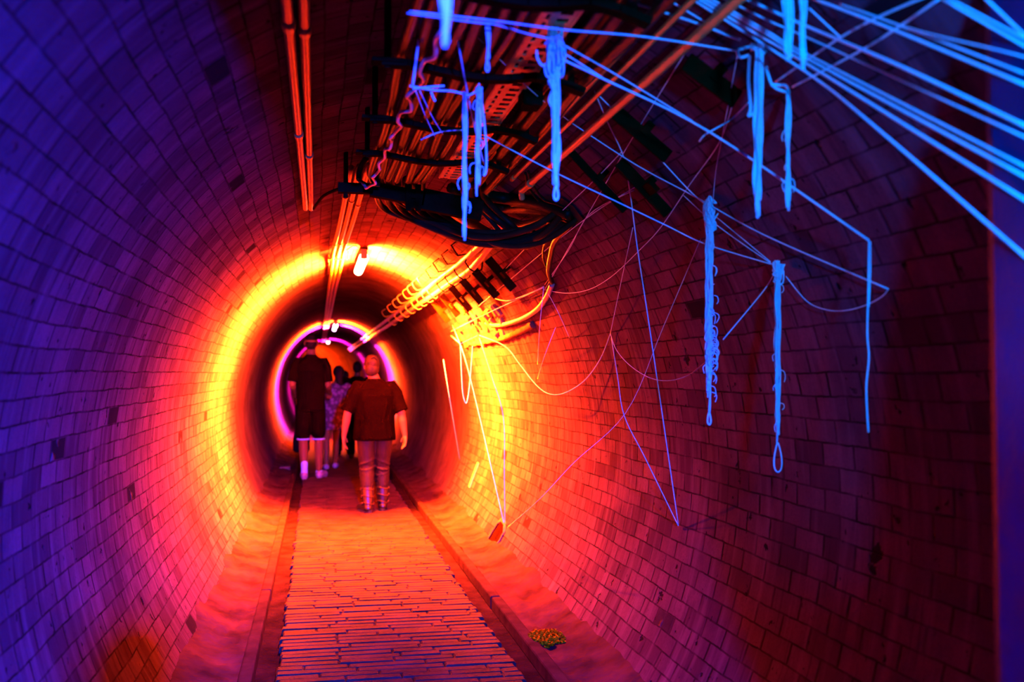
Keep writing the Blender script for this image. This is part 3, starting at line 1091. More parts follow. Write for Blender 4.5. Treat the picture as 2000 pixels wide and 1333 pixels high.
strand('short faint strand crossing the dull purple pair', [(1580, 16, 3.3), (1640, 72, 3.4)], 0.0022, NEAR)
TOP = 'strands between the knots under the ceiling'
strand('bright strand sloping from the ceiling to the big knotted skein', [(1200, -6, 3.0), (1264, 14, 2.9), (1360, 45, 2.75), (1445, 78, 2.6)], 0.0038, TOP)
strand('dim strand joining the sloping bright one near the big skein', [(1296, -6, 3.2), (1385, 48, 2.75)], 0.0026, TOP)
strand('long level strand from the left ceiling knot to the big skein', [(800, 22, 2.55), (960, 40, 2.5), (1100, 58, 2.5), (1260, 72, 2.55), (1440, 100, 2.6)], 0.0028, TOP)
strand('second strand of the level line, dipping to the pale clotted skein', [(795, 26, 2.55), (930, 44, 2.5), (968, 48, 2.5), (1030, 66, 2.6), (1085, 78, 2.65)], 0.0028, TOP)
strand('upper of two purple strands from the clotted skein to the right', [(1104, 90, 2.7), (1200, 144, 2.85), (1352, 236, 3.0)], 0.0028, TOP)
strand('long purple strand from the clotted skein to the bent anchor at right', [(1098, 116, 2.7), (1176, 153, 2.75), (1386, 258, 2.8), (1697, 470, 2.5)], 0.0034, TOP)
strand('short third strand leaving the clotted skein', [(1100, 103, 2.7), (1180, 154, 2.76)], 0.0024, TOP)
strand('tuft of yarn tied to the long purple strand with a loose end', [(1366, 276, 2.9), (1376, 264, 2.86), (1400, 250, 2.85), (1430, 232, 2.9), (1462, 200, 3.0)], 0.0028, TOP)
MID = 'strands across the right wall'
strand('long purple to magenta strand falling to the low anchor on right wall', [(1161, 178, 3.6), (1185, 235, 3.8), (1218, 307, 4.0), (1230, 372, 4.1), (1245, 486, 4.2), (1270, 650, 4.35), (1325, 1026, 0)], 0.0028, MID)
strand('thin strand from the purple crossing down to the fuzzy skein', [(1170, 187, 3.6), (1250, 268, 3.6), (1344, 370, 3.5), (1382, 402, 3.45)], 0.0024, MID)
strand('lower left blue strand running to the looped skein', [(946, 265, 3.6), (1080, 335, 3.6), (1200, 392, 3.6), (1300, 440, 3.55), (1378, 477, 3.5), (1512, 518, 3.3)], 0.0024, MID)
strand('blue strand passing the fuzzy skein to the far right anchor', [(1116, 240, 3.8), (1242, 322, 3.7), (1359, 385, 3.5), (1490, 458, 3.2), (1735, 565, 2.85)], 0.0026, MID)
strand('slack strand looping from the right anchor back to the looped skein', [(1735, 565, 2.85), (1722, 580, 2.85), (1690, 597, 2.9), (1650, 607, 2.95), (1612, 605, 3.05), (1575, 588, 3.15), (1535, 540, 3.3)], 0.0018, MID)
strand('short taut strand between the looped and the fuzzy skeins', [(1512, 535, 3.3), (1490, 570, 3.35), (1412, 664, 3.45)], 0.0022, MID)
strand('upper thin strand between the tops of the two lower skeins', [(1400, 425, 3.45), (1505, 512, 3.3)], 0.0016, MID)
strand('lower thin strand between the tops of the two lower skeins', [(1335, 382, 3.6), (1400, 440, 3.45), (1506, 515, 3.3)], 0.0016, MID)
strand('thin vertical strand from the big skein to the fuzzy skein', [(1440, 110, 2.7), (1425, 190, 2.9), (1410, 270, 3.1), (1398, 335, 3.3), (1392, 400, 3.45)], 0.0013, MID)
strand('faint curved strand from the big skein down left to the wall node', [(1432, 200, 3.3), (1404, 280, 3.5), (1347, 361, 3.8), (1290, 445, 4.2), (1248, 490, 4.6), (1195, 540, 5.2), (1150, 566, 5.8), (1105, 573, 6.4), (1062, 566, 0)], 0.0018, MID)
strand('faint straight strand slanting from high right to the wall node', [(1364, 62, 3.0), (1288, 184, 3.6), (1206, 319, 4.4), (1119, 470, 5.8), (1064, 566, 0)], 0.0018, MID)
strand('orange strand crossing below the cable hole, upper one', [(1215, 296, 4.3), (1160, 353, 5.2), (1080, 430, 6.3), (986, 527, 7.2)], 0.0022, MID)
strand('orange strand crossing below the cable hole, lower one', [(1240, 366, 4.3), (1160, 416, 5.2), (1080, 477, 6.3), (985, 556, 7.6), (935, 598, 8.2)], 0.0022, MID)
strand('thin orange strand from the hole edge down to the wall node', [(1238, 372, 4.6), (1150, 420, 5.6), (1110, 490, 6.4), (1064, 556, 0)], 0.0018, MID)
strand('short thin strand dropping to the wall peg where the catenaries meet', [(1236, 445, 4.6), (1212, 556, 5.2), (1192, 652, 0)], 0.0016, MID)
strand('slack pink strand from the wall peg to the fuzzy skein', [(1192, 652, 0), (1204, 684, 5.2), (1230, 714, 4.9), (1268, 738, 4.5), (1305, 744, 4.2), (1345, 733, 3.9), (1384, 702, 3.5)], 0.0018, MID)
strand('slack orange strand from the wall peg to the broken brickwork', [(1192, 652, 0), (1172, 702, 5.8), (1140, 745, 6.2), (1100, 769, 6.6), (1070, 769, 7.0), (1045, 750, 7.4), (1015, 712, 7.9), (985, 676, 8.4), (935, 655, 0)], 0.0026, MID)
strand('magenta strand from the wall peg to the low anchor', [(1194, 660, 0), (1206, 735, 5.1), (1219, 812, 4.9), (1260, 895, 4.75), (1325, 1028, 0)], 0.0024, MID)
strand('long thin red strand slanting across the right wall to its foot', [(1368, 468, 3.7), (1295, 640, 4.3), (1222, 807, 5.0), (1120, 905, 5.6), (1052, 977, 6.3), (992, 1030, 0)], 0.0017, MID)
strand('straight yellow strand from broken brickwork to the wall slot', [(935, 657, 0), (960, 735, 8.3), (983, 815, 8.2), (985, 930, 8.1), (986, 1024, 0)], 0.0026, MID)
strand('slanting yellow strand ending at the wall slot, left of the straight one', [(884, 636, 0), (907, 697, 9.4), (936, 812, 8.9), (984, 1022, 0)], 0.0030, MID)
strand('long yellow loop hanging from the broken brickwork', [(899, 672, 9.2), (901, 720, 9.2), (904, 768, 9.2), (910, 788, 9.2), (915, 770, 9.2), (919, 730, 9.2), (923, 676, 9.2)], 0.0032, MID)
strand('thin strand linking the top of the yellow loop to the brickwork', [(880, 655, 0), (899, 672, 9.2), (935, 655, 0)], 0.0032, MID, False)
strand('far thin red strand left of the yellow loop', [(866, 703, 10.2), (880, 790, 10.2), (899, 905, 0)], 0.0026, MID)
strand('short strand from the wall node left to the row of bars', [(1062, 560, 0), (1030, 575, 7.2), (990, 588, 7.6), (955, 580, 0)], 0.0026, MID)
strand('strand from the wall node slanting far left over the brickwork', [(1062, 562, 0), (1000, 590, 7.6), (940, 618, 8.4), (880, 648, 0)], 0.0024, MID)
strand('thin strand falling straight from the wall node', [(1062, 562, 0), (1054, 640, 6.6), (1050, 712, 0)], 0.0020, MID)
strand('thin strand slanting from the wall node down right', [(1064, 562, 0), (1090, 610, 6.2), (1112, 660, 0)], 0.0016, MID)
strand('thin strand dropping left to a peg beside the slack orange strand', [(1085, 640, 6.4), (1062, 700, 6.6), (1050, 740, 0)], 0.0018, MID)
strand('faint purple strand rising from the small left tuft to the ceiling', [(825, 30, 2.9), (815, 100, 2.95), (806, 168, 3.0)], 0.0045, TOP)
strand('faint purple strand crossing behind the left skeins', [(888, 42, 2.8), (905, 140, 2.95), (925, 240, 3.2), (945, 320, 3.5)], 0.0030, TOP)
strand('left one of two faint strands below the small left tuft', [(812, 178, 3.0), (830, 225, 3.2), (850, 268, 3.4)], 0.0018, TOP)
strand('right one of two faint strands below the small left tuft', [(820, 178, 3.0), (845, 230, 3.2), (865, 262, 3.4)], 0.0018, TOP)
strand('short purple strand crossing low under the cables', [(822, 273, 3.5), (860, 258, 3.5), (905, 254, 3.5)], 0.0026, TOP)
strand('thin purple strand crossing behind from the small skein to the right', [(905, 45, 3.0), (985, 125, 3.1), (1050, 188, 3.3), (1116, 240, 3.8)], 0.0018, TOP)


def skein(label, px, y0, y1, depth, n, spread, rad, seed, knot=0.0, loop=0.0, fuzz=0, bend_=0.0, knot_shape=(1, 1), stub=None):
    """a bunch of hanging yarn: strands, optional knot at the top, optional loop at the foot, loose fuzz"""
    rg = random.Random(seed)
    top, bot = at(px, y0, depth), at(px + bend_, y1, depth)
    o = empty('yarn_skein', top)
    H = (top - bot).length
    m = MB()
    for k in range(n):
        ox, oy = rg.uniform(-spread, spread), rg.uniform(-spread, spread)
        e = rg.uniform(0.86, 1.0) if k else 1.0
        steps = max(8, int(H / 0.025))
        ph, fr = rg.uniform(0, 6), rg.uniform(5, 9)
        pts = []
        for i in range(steps + 1):
            t = i / steps * e
            c = top.lerp(bot, t)
            pinch = 0.45 + 0.55 * math.sin(math.pi * min(1, 0.12 + t * 0.9)) if t > 0.5 else 1.0
            wv = 0.0022 * math.sin(fr * t * H * 6 + ph) + 0.0015 * math.sin(31 * t * H + ph * 3)
            pts.append(c + Vector((ox * pinch + wv, oy * pinch, 0)))
        m.tube(pts, rad * rg.uniform(0.85, 1.15), 6)
    m.build('strands', M['yarn'], o)
    if knot > 0:
        m = MB()
        pts = []
        for i in range(70):
            a, b = rg.uniform(0, 6.28), rg.uniform(-1.57, 1.57)
            r_ = knot * rg.uniform(0.45, 1.0)
            pts.append(top + Vector((r_ * knot_shape[0] * math.cos(a) * math.cos(b), r_ * 0.7 * math.sin(a) * math.cos(b), r_ * knot_shape[1] * math.sin(b) - knot * knot_shape[1] * 0.5)))
        m.tube(curve_pts(pts, 4), rad * 0.9, 5)
        m.build('knot', M['yarn'], o)
    if loop > 0:
        m = MB()
        pts = []
        for i in range(25):
            a = 2 * math.pi * i / 24
            z = -0.5 * loop * (1 - math.cos(a))
            wd = loop * 0.20 * math.sin(a) * (0.35 + 0.65 * (1 - math.cos(a)) / 2)
            pts.append(bot + Vector((wd, 0, z + 0.004)))
        m.tube(pts, rad * 0.9, 6)
        if loop > 0.1:
            pts = [bot + Vector((-0.006 + 0.010 * math.sin(2 * math.pi * i / 16), 0.006, 0.045 - 0.035 * math.cos(2 * math.pi * i / 16))) for i in range(17)]
            m.tube(pts, rad * 0.7, 6)
        m.build('loop', M['yarn'], o)
    if fuzz:
        m = MB()
        for k in range(fuzz):
            if fuzz < 20:
                m = MB()
            t = min(0.95, max(0.03, rg.gauss(0.66, 0.09))) if k % 4 else rg.uniform(0.1, 0.9)
            c = top.lerp(bot, t) + Vector((rg.uniform(-spread, spread), -spread, 0))
            s = rg.choice((-1, 1))
            ln = rg.uniform(0.008, 0.024)
            pts = [c, c + Vector((s * ln * 0.7, -0.004, -ln * 0.3)), c + Vector((s * ln, 0.0, -ln * rg.uniform(0.8, 1.5))), c + Vector((s * ln * rg.uniform(0.5, 0.9), 0.003, -ln * 1.9))]
            m.tube(curve_pts(pts, 4), rad * 0.42, 5)
            if fuzz < 20:
                m.build('tuft', M['yarn'], o)
        if fuzz >= 20:
            m.build('fuzz', M['yarn'], o)['kind'] = 'stuff'
    if stub:
        for pix in stub:
            MB().tube(curve_pts([at(a, b, depth) for a, b in pix], 6), rad * 1.1, 6).build('loose_end', M['yarn'], o)
    tag(o, label, 'yarn skein', 'hanging yarn skeins')
    return o


skein('out of focus thick bright blue skein hanging from the top, left of the cables', 868, -60, 92, 1.55, 7, 0.005, 0.0034, 1, bend_=4)
skein('small skein with a loop end hanging over the cable tray', 952, 45, 122, 2.55, 4, 0.003, 0.0028, 2, loop=0.028)
skein('long thin skein hanging lowest in front of the ceiling cables, tip lit pink', 908, 180, 470, 3.0, 4, 0.005, 0.0034, 3, fuzz=4, stub=[[(908, 184), (880, 178), (845, 176), (800, 168)], [(806, 174), (840, 170), (868, 168)], [(842, 180), (846, 190), (850, 198)]])
skein('ragged skein beside the long thin one, ending above the beam', 935, 176, 384, 3.0, 5, 0.009, 0.0032, 4, knot=0.022, knot_shape=(0.6, 1.5), fuzz=6, bend_=-3, stub=[[(938, 180), (946, 240), (950, 300), (949, 335), (944, 343)], [(928, 180), (916, 186), (908, 184)]])
skein('pale clotted skein with a wide knot in front of the two bright conduits', 1083, 72, 366, 2.7, 8, 0.010, 0.0036, 5, knot=0.060, knot_shape=(0.62, 1.7), loop=0.040, bend_=3, stub=[[(1076, 120), (1060, 128), (1050, 115), (1048, 98)], [(1078, 180), (1073, 196), (1078, 208)]])
skein('big bright knotted skein hanging from the blue fan, thickest of all', 1484, 62, 426, 2.55, 12, 0.015, 0.0042, 6, knot=0.040, knot_shape=(0.9, 1.2), bend_=-6,
      stub=[[(1470, 90), (1450, 95), (1440, 100), (1446, 112), (1462, 108)], [(1464, 110), (1462, 160), (1466, 210), (1462, 226), (1470, 222)], [(1496, 130), (1505, 160), (1515, 172), (1530, 178), (1540, 180)], [(1505, 165), (1520, 166), (1535, 168), (1541, 182)]])
skein('slim skein dangling from a loop just right of the big knotted skein', 1539, 176, 412, 2.55, 4, 0.005, 0.0032, 7, fuzz=5)
skein('left one of two bright skeins cut by the top edge above the fan', 1538, -60, 118, 2.05, 7, 0.007, 0.0036, 8, bend_=3)
skein('right one of two bright skeins cut by the top edge above the fan', 1565, -60, 138, 2.05, 7, 0.006, 0.0036, 9, bend_=5)
skein('fuzzy lilac skein with curled tufts hanging at mid height', 1388, 402, 808, 3.45, 11, 0.014, 0.0036, 10, knot=0.042, knot_shape=(0.8, 1.7), loop=0.045, fuzz=70, bend_=-3)
skein('skein with a tangled knot on top and a long open loop at its foot', 1519, 520, 868, 3.2, 9, 0.0105, 0.0030, 11, knot=0.036, knot_shape=(0.85, 1.25), loop=0.100, fuzz=10)
o = strand('single thin strand hanging straight down from the bent anchor at right', [(1697, 470, 2.5), (1696, 560, 2.5), (1694, 650, 2.5), (1697, 700, 2.5), (1692, 760, 2.5), (1696, 845, 2.5)], 0.0024, 'lone hanging strand')
strand('doubled upper half of the lone hanging strand at right', [(1700, 472, 2.5), (1700, 530, 2.5), (1697, 600, 2.5)], 0.0018, 'lone hanging strand')

# ------------------------------------------------------------------ people
def hand(m, wrist, d, side, palm_n, curl=0.5, s=1.0):
    """palm, four fingers and a thumb hanging from wrist along d; side = thumb direction"""
    d = d.normalized()
    side = (side - d * side.dot(d)).normalized()
    pn = d.cross(side).normalized()
    if pn.dot(palm_n) < 0:
        pn = -pn
    rot = Matrix((side, pn, d)).transposed()
    m.ball(wrist + d * 0.048 * s, (0.040 * s, 0.019 * s, 0.055 * s), rot, 14, 10)
    m.limb([(wrist - d * 0.02, 0.027 * s), (wrist + d * 0.03 * s, 0.026 * s)], 10)
    for k, (off, ln) in enumerate(((0.030, 0.072), (0.010, 0.080), (-0.011, 0.075), (-0.030, 0.060))):
        b = wrist + d * 0.086 * s + side * off * s
        c1 = curl * (0.7 + 0.18 * k)
        d1 = (d * math.cos(c1 * 0.5) + pn * math.sin(c1 * 0.5) + side * off * 1.2).normalized()
        d2 = (d * math.cos(c1 * 1.3) + pn * math.sin(c1 * 1.3)).normalized()
        p1 = b + d1 * ln * 0.5 * s
        p2 = p1 + d2 * ln * 0.5 * s
        m.limb([(b - d * 0.02, 0.0098 * s), (p1, 0.0092 * s), (p2, 0.0078 * s)], 8)
    b = wrist + d * 0.025 * s + side * 0.028 * s
    p1 = b + (side * 0.75 + d * 0.75 + pn * 0.25).normalized() * 0.040 * s
    p2 = p1 + (d * 0.95 + side * 0.25 + pn * 0.25).normalized() * 0.034 * s
    m.limb([(b, 0.014 * s), (p1, 0.011 * s), (p2, 0.009 * s)], 8)


def head_parts(m, c, s, yaw=0.0):
    rot = Matrix.Rotation(yaw, 3, 'Z')

    def P(x, y, z):
        return c + rot @ (Vector((x, y, z)) * s)
    m.ball(P(0, -0.006, 0.025), (0.077 * s, 0.096 * s, 0.098 * s), rot)         # skull
    m.ball(P(0, 0.022, -0.045), (0.058 * s, 0.070 * s, 0.070 * s), rot)         # jaw and cheeks
    m.ball(P(0, 0.062, -0.088), (0.026 * s, 0.026 * s, 0.024 * s))              # chin
    m.limb([(P(0, 0.088, 0.012), 0.008 * s), (P(0, 0.106, -0.022), 0.014 * s)], 8)   # nose
    m.limb([(P(-0.022, 0.084, -0.058), 0.010 * s), (P(0.022, 0.084, -0.058), 0.010 * s)], 8)  # lips
    for q in (-1, 1):
        m.ball(P(q * 0.076, 0.000, -0.005), (0.012 * s, 0.022 * s, 0.034 * s), rot, 10, 8)   # ears
        m.ball(P(q * 0.032, 0.080, 0.028), (0.018 * s, 0.012 * s, 0.008 * s), rot, 10, 8)    # brow


def person(name, label, base, h, J, skin='skin', group='visitors walking away', wid=1.0):
    """J: joint dictionary in the figure's frame (x right, y ahead, z up); returns the root"""
    o = empty(name, base)
    m = MB()
    s = h / 1.75
    head = J['head']
    head_parts(m, head, s, J.get('yaw', 0))
    m.limb([(head + Vector((0, -0.015, -0.06)) * s, 0.055 * s), (J['neck'], 0.060 * s * wid)], 14)
    tors = J['torso']
    m.loft([(c, rx * 0.90, ry * 0.90) for c, rx, ry in tors], 20)
    for a in ('L', 'R'):
        sh, el, wr = J['sh' + a], J['el' + a], J['wr' + a]
        m.limb([(sh + Vector((-0.03 if a == 'R' else 0.03, 0, -0.035)), 0.046 * s), (sh.lerp(el, 0.5), 0.048 * s * wid), (el, 0.039 * s * wid), (el.lerp(wr, 0.3), 0.041 * s * wid), (wr, 0.027 * s)], 12)
        thumb = Vector((0.35 if a == 'L' else -0.35, 1.0, 0)) if 'thumb' not in J else J['thumb'][a]
        hand(m, wr, J.get('hd' + a, (wr - el)), thumb, Vector((0.8 if a == 'L' else -0.8, 0.3, 0)), J.get('curl', 0.55), s)
        hp, kn, an = J['hp' + a], J['kn' + a], J['an' + a]
        m.limb([(hp, 0.085 * s), (hp.lerp(kn, 0.5), 0.072 * s), (kn, 0.055 * s), (kn.lerp(an, 0.32) + Vector((0, -0.012, 0)), 0.056 * s), (an, 0.037 * s)], 14)
        t = J.get('toe' + a, Vector((0, 1, 0))).normalized()
        m.limb([(an + Vector((0, -0.02, -0.045)) * s, 0.036 * s), (an + (t * 0.11 + Vector((0, 0, -0.055))) * s, 0.034 * s), (an + (t * 0.17 + Vector((0, 0, -0.062))) * s, 0.026 * s)], 12)
    m.blob('body', M[skin], o, 0.0055, 5)
    tag(o, label, 'person', group)
    return o, s


V = Vector


def torso(h, shw, depth, waist, hip, z0=0.50, lean=0.0):
    k = h
    return [(V((0, 0, z0 * k)), hip * 0.92, depth * 0.95), (V((0, 0, (z0 + .04) * k)), hip, depth), (V((0, lean * .3, .60 * k)), waist, depth * 0.92),
            (V((0, lean * .6, .70 * k)), waist * 1.05, depth * 0.98), (V((0, lean * .8, .765 * k)), shw * 0.86, depth * 0.95), (V((0, lean, .805 * k)), shw * 0.80, depth * 0.75),
            (V((0, lean, .83 * k)), shw * 0.48, depth * 0.52), (V((0, lean, .85 * k)), shw * 0.30, depth * 0.45)]


def floor_at(px, py):
    d = ray(px, py)
    return EYE + d * (-EYE.z / d.z)


# --- the man in boots
b1 = floor_at(731, 999)
b1.z = 0
h = (999 - 699) / F * b1.y * math.cos(PSI) * 1.02
J = dict(head=V((-0.035, 0.02, h - 0.125)), neck=V((0, 0, 0.835 * h)), torso=torso(h, 0.25, 0.135, 0.185, 0.19),
         shL=V((-0.205, 0, .80 * h)), elL=V((-0.300, -0.03, .625 * h)), wrL=V((-0.335, 0.05, .485 * h)),
         shR=V((0.205, 0, .80 * h)), elR=V((0.290, -0.06, .625 * h)), wrR=V((0.335, -0.01, .485 * h)),
         hpL=V((-0.095, 0, .50 * h)), knL=V((-0.085, 0.015, .28 * h)), anL=V((-0.075, -0.10, 0.085)),
         hpR=V((0.095, 0, .50 * h)), knR=V((0.085, 0.06, .28 * h)), anR=V((0.095, 0.05, 0.085)),
         toeL=V((-0.45, 1, 0)), toeR=V((0.12, 1, 0)), yaw=0.25, curl=0.6)
J['hdL'] = V((0.02, 0.12, -1))
J['hdR'] = V((0.02, 0.10, -1))
man, s = person('person', 'person in loose dark maroon shirt and laced boots walking away, bare forearms lit orange', b1, h, J, 'skin', wid=1.12)
m = MB()
m.loft([(V((0, 0, .455 * h)), .232, .165), (V((0, 0, .47 * h)), .236, .170), (V((0, 0, .56 * h)), .225, .165), (V((0, 0, .66 * h)), .222, .165), (V((0, 0, .74 * h)), .230, .160),
        (V((0, 0, .785 * h)), .222, .138), (V((0, 0, .812 * h)), .165, .112), (V((0, -0.005, .838 * h)), .105, .085), (V((0, -0.005, .852 * h)), .075, .072)], 28, 2.3)
for q, a in ((-1, 'L'), (1, 'R')):
    sh, el = J['sh' + a], J['el' + a]
    e = sh.lerp(el, 0.92) + V((q * 0.012, 0, 0))
    m.tube([sh + V((-q * 0.08, 0, -0.01)), sh + V((-q * 0.03, 0, 0.0)), sh.lerp(el, .25), sh.lerp(el, .6), e], [.066, .084, .082, .080, .080], 18)
for k in range(7):                                    # folds down the back
    x = -0.18 + 0.06 * k
    m.limb([(V((x, -.155 + abs(x) * .12, .48 * h)), .012), (V((x * .8, -.158, .60 * h)), .008), (V((x * 1.1, -.148, .70 * h)), .005)], 6)
sh_o = m.blob('shirt', M['shirt'], man, 0.008, 4)
m = MB()
for q, a in ((-1, 'L'), (1, 'R')):
    hp, kn, an = J['hp' + a], J['kn' + a], J['an' + a]
    m.limb([(hp + V((0, 0, .02)), .115), (hp.lerp(kn, .5), .098), (kn, .080), (kn.lerp(an, .35), .078), (kn.lerp(an, .52), .072)], 18)
    for k in range(6):                                # creases round the knee
        z = kn.lerp(hp, -.30 + .16 * k)
        pts = [(z + V((.085 * math.cos(t) * q, -.075 * math.sin(t) - .012, .035 * math.cos(t + k))), .010) for t in (0.2, .8, 1.5, 2.2, 2.9)]
        m.limb(pts, 6)
m.loft([(V((0, 0, .46 * h)), .20, .135), (V((0, 0, .50 * h)), .205, .14), (V((0, 0, .54 * h)), .195, .135)], 24)
m.blob('trousers', M['trousers'], man, 0.008, 3)
for q, a, t in ((-1, 'L', J['toeL'].normalized()), (1, 'R', J['toeR'].normalized())):
    kn, an = J['kn' + a], J['an' + a]
    top = kn.lerp(an, .50)
    m = MB()
    m.limb([(top, .068), (top.lerp(an, .5), .066), (an, .056), (an + V((0, 0, -.03)), .056)], 16)
    m.limb([(an + V((0, -.02, -.035)), .048), (an + t * .10 + V((0, 0, -.042)), .047), (an + t * .19 + V((0, 0, -.05)), .040)], 14)
    bo = m.blob('boot', M['leather'], man, 0.007, 2)
    m = MB()
    sp = []
    for k in range(20):
        ang = 2 * math.pi * k / 20
        sd = t.cross(V((0, 0, 1)))
        sp.append(V((an.x, an.y, 0)) + t * (.075 + .145 * math.cos(ang)) + sd * (.050 * math.sin(ang)))
    m.add([p + V((0, 0, .002)) for p in sp] + [p + V((0, 0, .030)) for p in sp],
          [tuple(reversed(range(20))), tuple(range(20, 40))] + [(k, (k + 1) % 20, 20 + (k + 1) % 20, 20 + k) for k in range(20)])
    m.build('sole', M['sole'], bo, False, inverse=False)
    m = MB()
    for k in range(3):                                # straps and their buckles at the outer side
        c = top.lerp(an, .15 + .38 * k)
        rr = .071 - .003 * k
        m.tube([c + V((rr * math.cos(x), rr * math.sin(x), .012 * math.sin(x * 2))) for x in [i * math.pi / 8 for i in range(17)]], .007, 6)
        m.box(c + V((q * rr, -.02, 0)), (.016, .03, .026))
    m.build('strap', M['cable2'], bo, inverse=False)
m = MB()
hc = J['head']
rot = Matrix.Rotation(.25, 3, 'Z')
m.ball(hc + V((0, -.022, .040)), (.086, .098, .096), rot)
m.ball(hc + V((0, -.050, -.026)), (.081, .070, .088), rot)
rg = random.Random(2)
for k in range(60):                                   # short curls
    a, b = rg.uniform(3.3, 6.1), rg.uniform(-.5, 1.4)
    m.ball(hc + V((.082 * math.cos(a) * math.cos(b), -.012 + .094 * math.sin(a) * math.cos(b), .035 + .092 * math.sin(b))), rg.uniform(.009, .014), None, 8, 6)
hr = m.blob('hair', M['hair_brown'], man, 0.006, 1)
MB().tube([hc + V((.022 + .036 * math.cos(t), -.085 + .006 * math.sin(t * 2) - .022 * math.sin(t), .070 + .036 * math.sin(t))) for t in [i * .33 for i in range(-3, 12)]], .011, 8).build('cowlick', M['hair_brown'], hr, inverse=False)

# --- the tall man
b2 = floor_at(606, 935)
b2.z = 0
h = (935 - 656) / F * b2.y * math.cos(PSI) * 1.01
J = dict(head=V((0.0, 0.03, h - 0.135)), neck=V((0, 0, 0.84 * h)), torso=torso(h, 0.25, 0.13, 0.18, 0.19),
         shL=V((-0.205, 0, .805 * h)), elL=V((-0.265, -0.04, .645 * h)), wrL=V((-0.225, 0.20, .59 * h)),
         shR=V((0.205, 0, .805 * h)), elR=V((0.245, -0.02, .640 * h)), wrR=V((0.27, 0.22, .60 * h)),
         hpL=V((-0.095, 0, .50 * h)), knL=V((-0.105, 0.03, .285 * h)), anL=V((-0.085, -0.06, 0.09)),
         hpR=V((0.095, 0, .50 * h)), knR=V((0.115, 0.05, .285 * h)), anR=V((0.125, 0.10, 0.09)),
         toeL=V((-0.1, 1, 0)), toeR=V((0.5, 1, 0)), curl=1.0)
tall, s = person('person', 'tallest person, in black shirt and knee shorts with white socks, seen from behind', b2, h, J, 'skin2')
m = MB()
m.loft([(V((0, 0, .47 * h)), .205, .150), (V((0, 0, .56 * h)), .205, .155), (V((0, 0, .66 * h)), .212, .160), (V((0, 0, .745 * h)), .235, .155),
        (V((0, 0, .79 * h)), .222, .135), (V((0, 0, .82 * h)), .160, .110), (V((0, 0, .843 * h)), .095, .085), (V((0, 0, .855 * h)), .075, .075)], 28, 2.3)
for q, a in ((-1, 'L'), (1, 'R')):
    sh, el = J['sh' + a], J['el' + a]
    m.tube([sh + V((-q * .08, 0, -.01)), sh + V((-q * .03, 0, 0)), sh.lerp(el, .25), sh.lerp(el, .55), sh.lerp(el, .86) + V((q * .006, 0, 0))], [.066, .084, .082, .079, .078], 18)
m.blob('shirt', M['shirt_black'], tall, 0.008, 4)
m = MB()
m.loft([(V((0, 0, .46 * h)), .20, .14), (V((0, 0, .50 * h)), .21, .145), (V((0, 0, .55 * h)), .20, .14)], 24)
hems = []
for q, a in ((-1, 'L'), (1, 'R')):
    hp, kn = J['hp' + a], J['kn' + a]
    m.limb([(hp, .118), (hp.lerp(kn, .5), .115), (hp.lerp(kn, .86), .108)], 18)
    hems.append(hp.lerp(kn, .86) + V((0, 0, -.095)))
so = m.blob('shorts', M['shorts'], tall, 0.008, 3)
for c in hems:
    MB().tube([c + V((.088 * math.cos(t), .088 * math.sin(t), 0)) for t in [i * math.pi / 10 for i in range(21)]], .010, 6).build('hem', M['white_cloth'], so, inverse=False)
for q, a, t in ((-1, 'L', J['toeL'].normalized()), (1, 'R', J['toeR'].normalized())):
    an = J['an' + a]
    m = MB()
    m.limb([(an + V((0, -.005, .13)), .050), (an + V((0, 0, .03)), .046), (an + V((0, 0, -.03)), .05)], 14)
    m.blob('sock', M['white_cloth'], tall, 0.007, 2)
    m = MB()
    m.limb([(an + V((0, -.03, -.040)), .054), (an + t * .08 + V((0, 0, -.036)), .054), (an + t * .20 + V((0, 0, -.046)), .042)], 14)
    m.limb([(an + V((0, -.035, -.070)), .040), (an + t * .20 + V((0, 0, -.070)), .036)], 12)
    m.blob('shoe', M['pale_shoe'], tall, 0.007, 2)
m = MB()
hc = J['head']
m.ball(hc + V((0, -.018, .045)), (.090, .106, .100))
m.ball(hc + V((0, -.048, -.025)), (.086, .078, .088))
m.blob('hair', M['hair'], tall, 0.007, 2)
# his bag
bc = b2 + V((-.135, .34, 0))
o = empty('shoulder_bag', bc + V((0, 0, .36)))
m = MB()
m.loft([(bc + V((0, 0, .36)), .10, .07), (bc + V((0, 0, .39)), .125, .085), (bc + V((0, 0, .55)), .125, .085), (bc + V((0, 0, .68)), .10, .06), (bc + V((0, 0, .70)), .07, .03)], 20, 3)
m.build('pouch', M['bag'], o)
wl = b2 + J['wrL'] + V((0.0, .07, -.03))
MB().tube(curve_pts([bc + V((-.09, 0, .66)), bc.lerp(wl, .5) + V((-.04, 0, .30)), wl, bc.lerp(wl, .5) + V((.05, 0, .30)), bc + V((.09, 0, .66))]), .010, 6).build('strap', M['bag'], o)
tag(o, 'black shoulder bag hanging low in front of the tall person', 'bag', None)

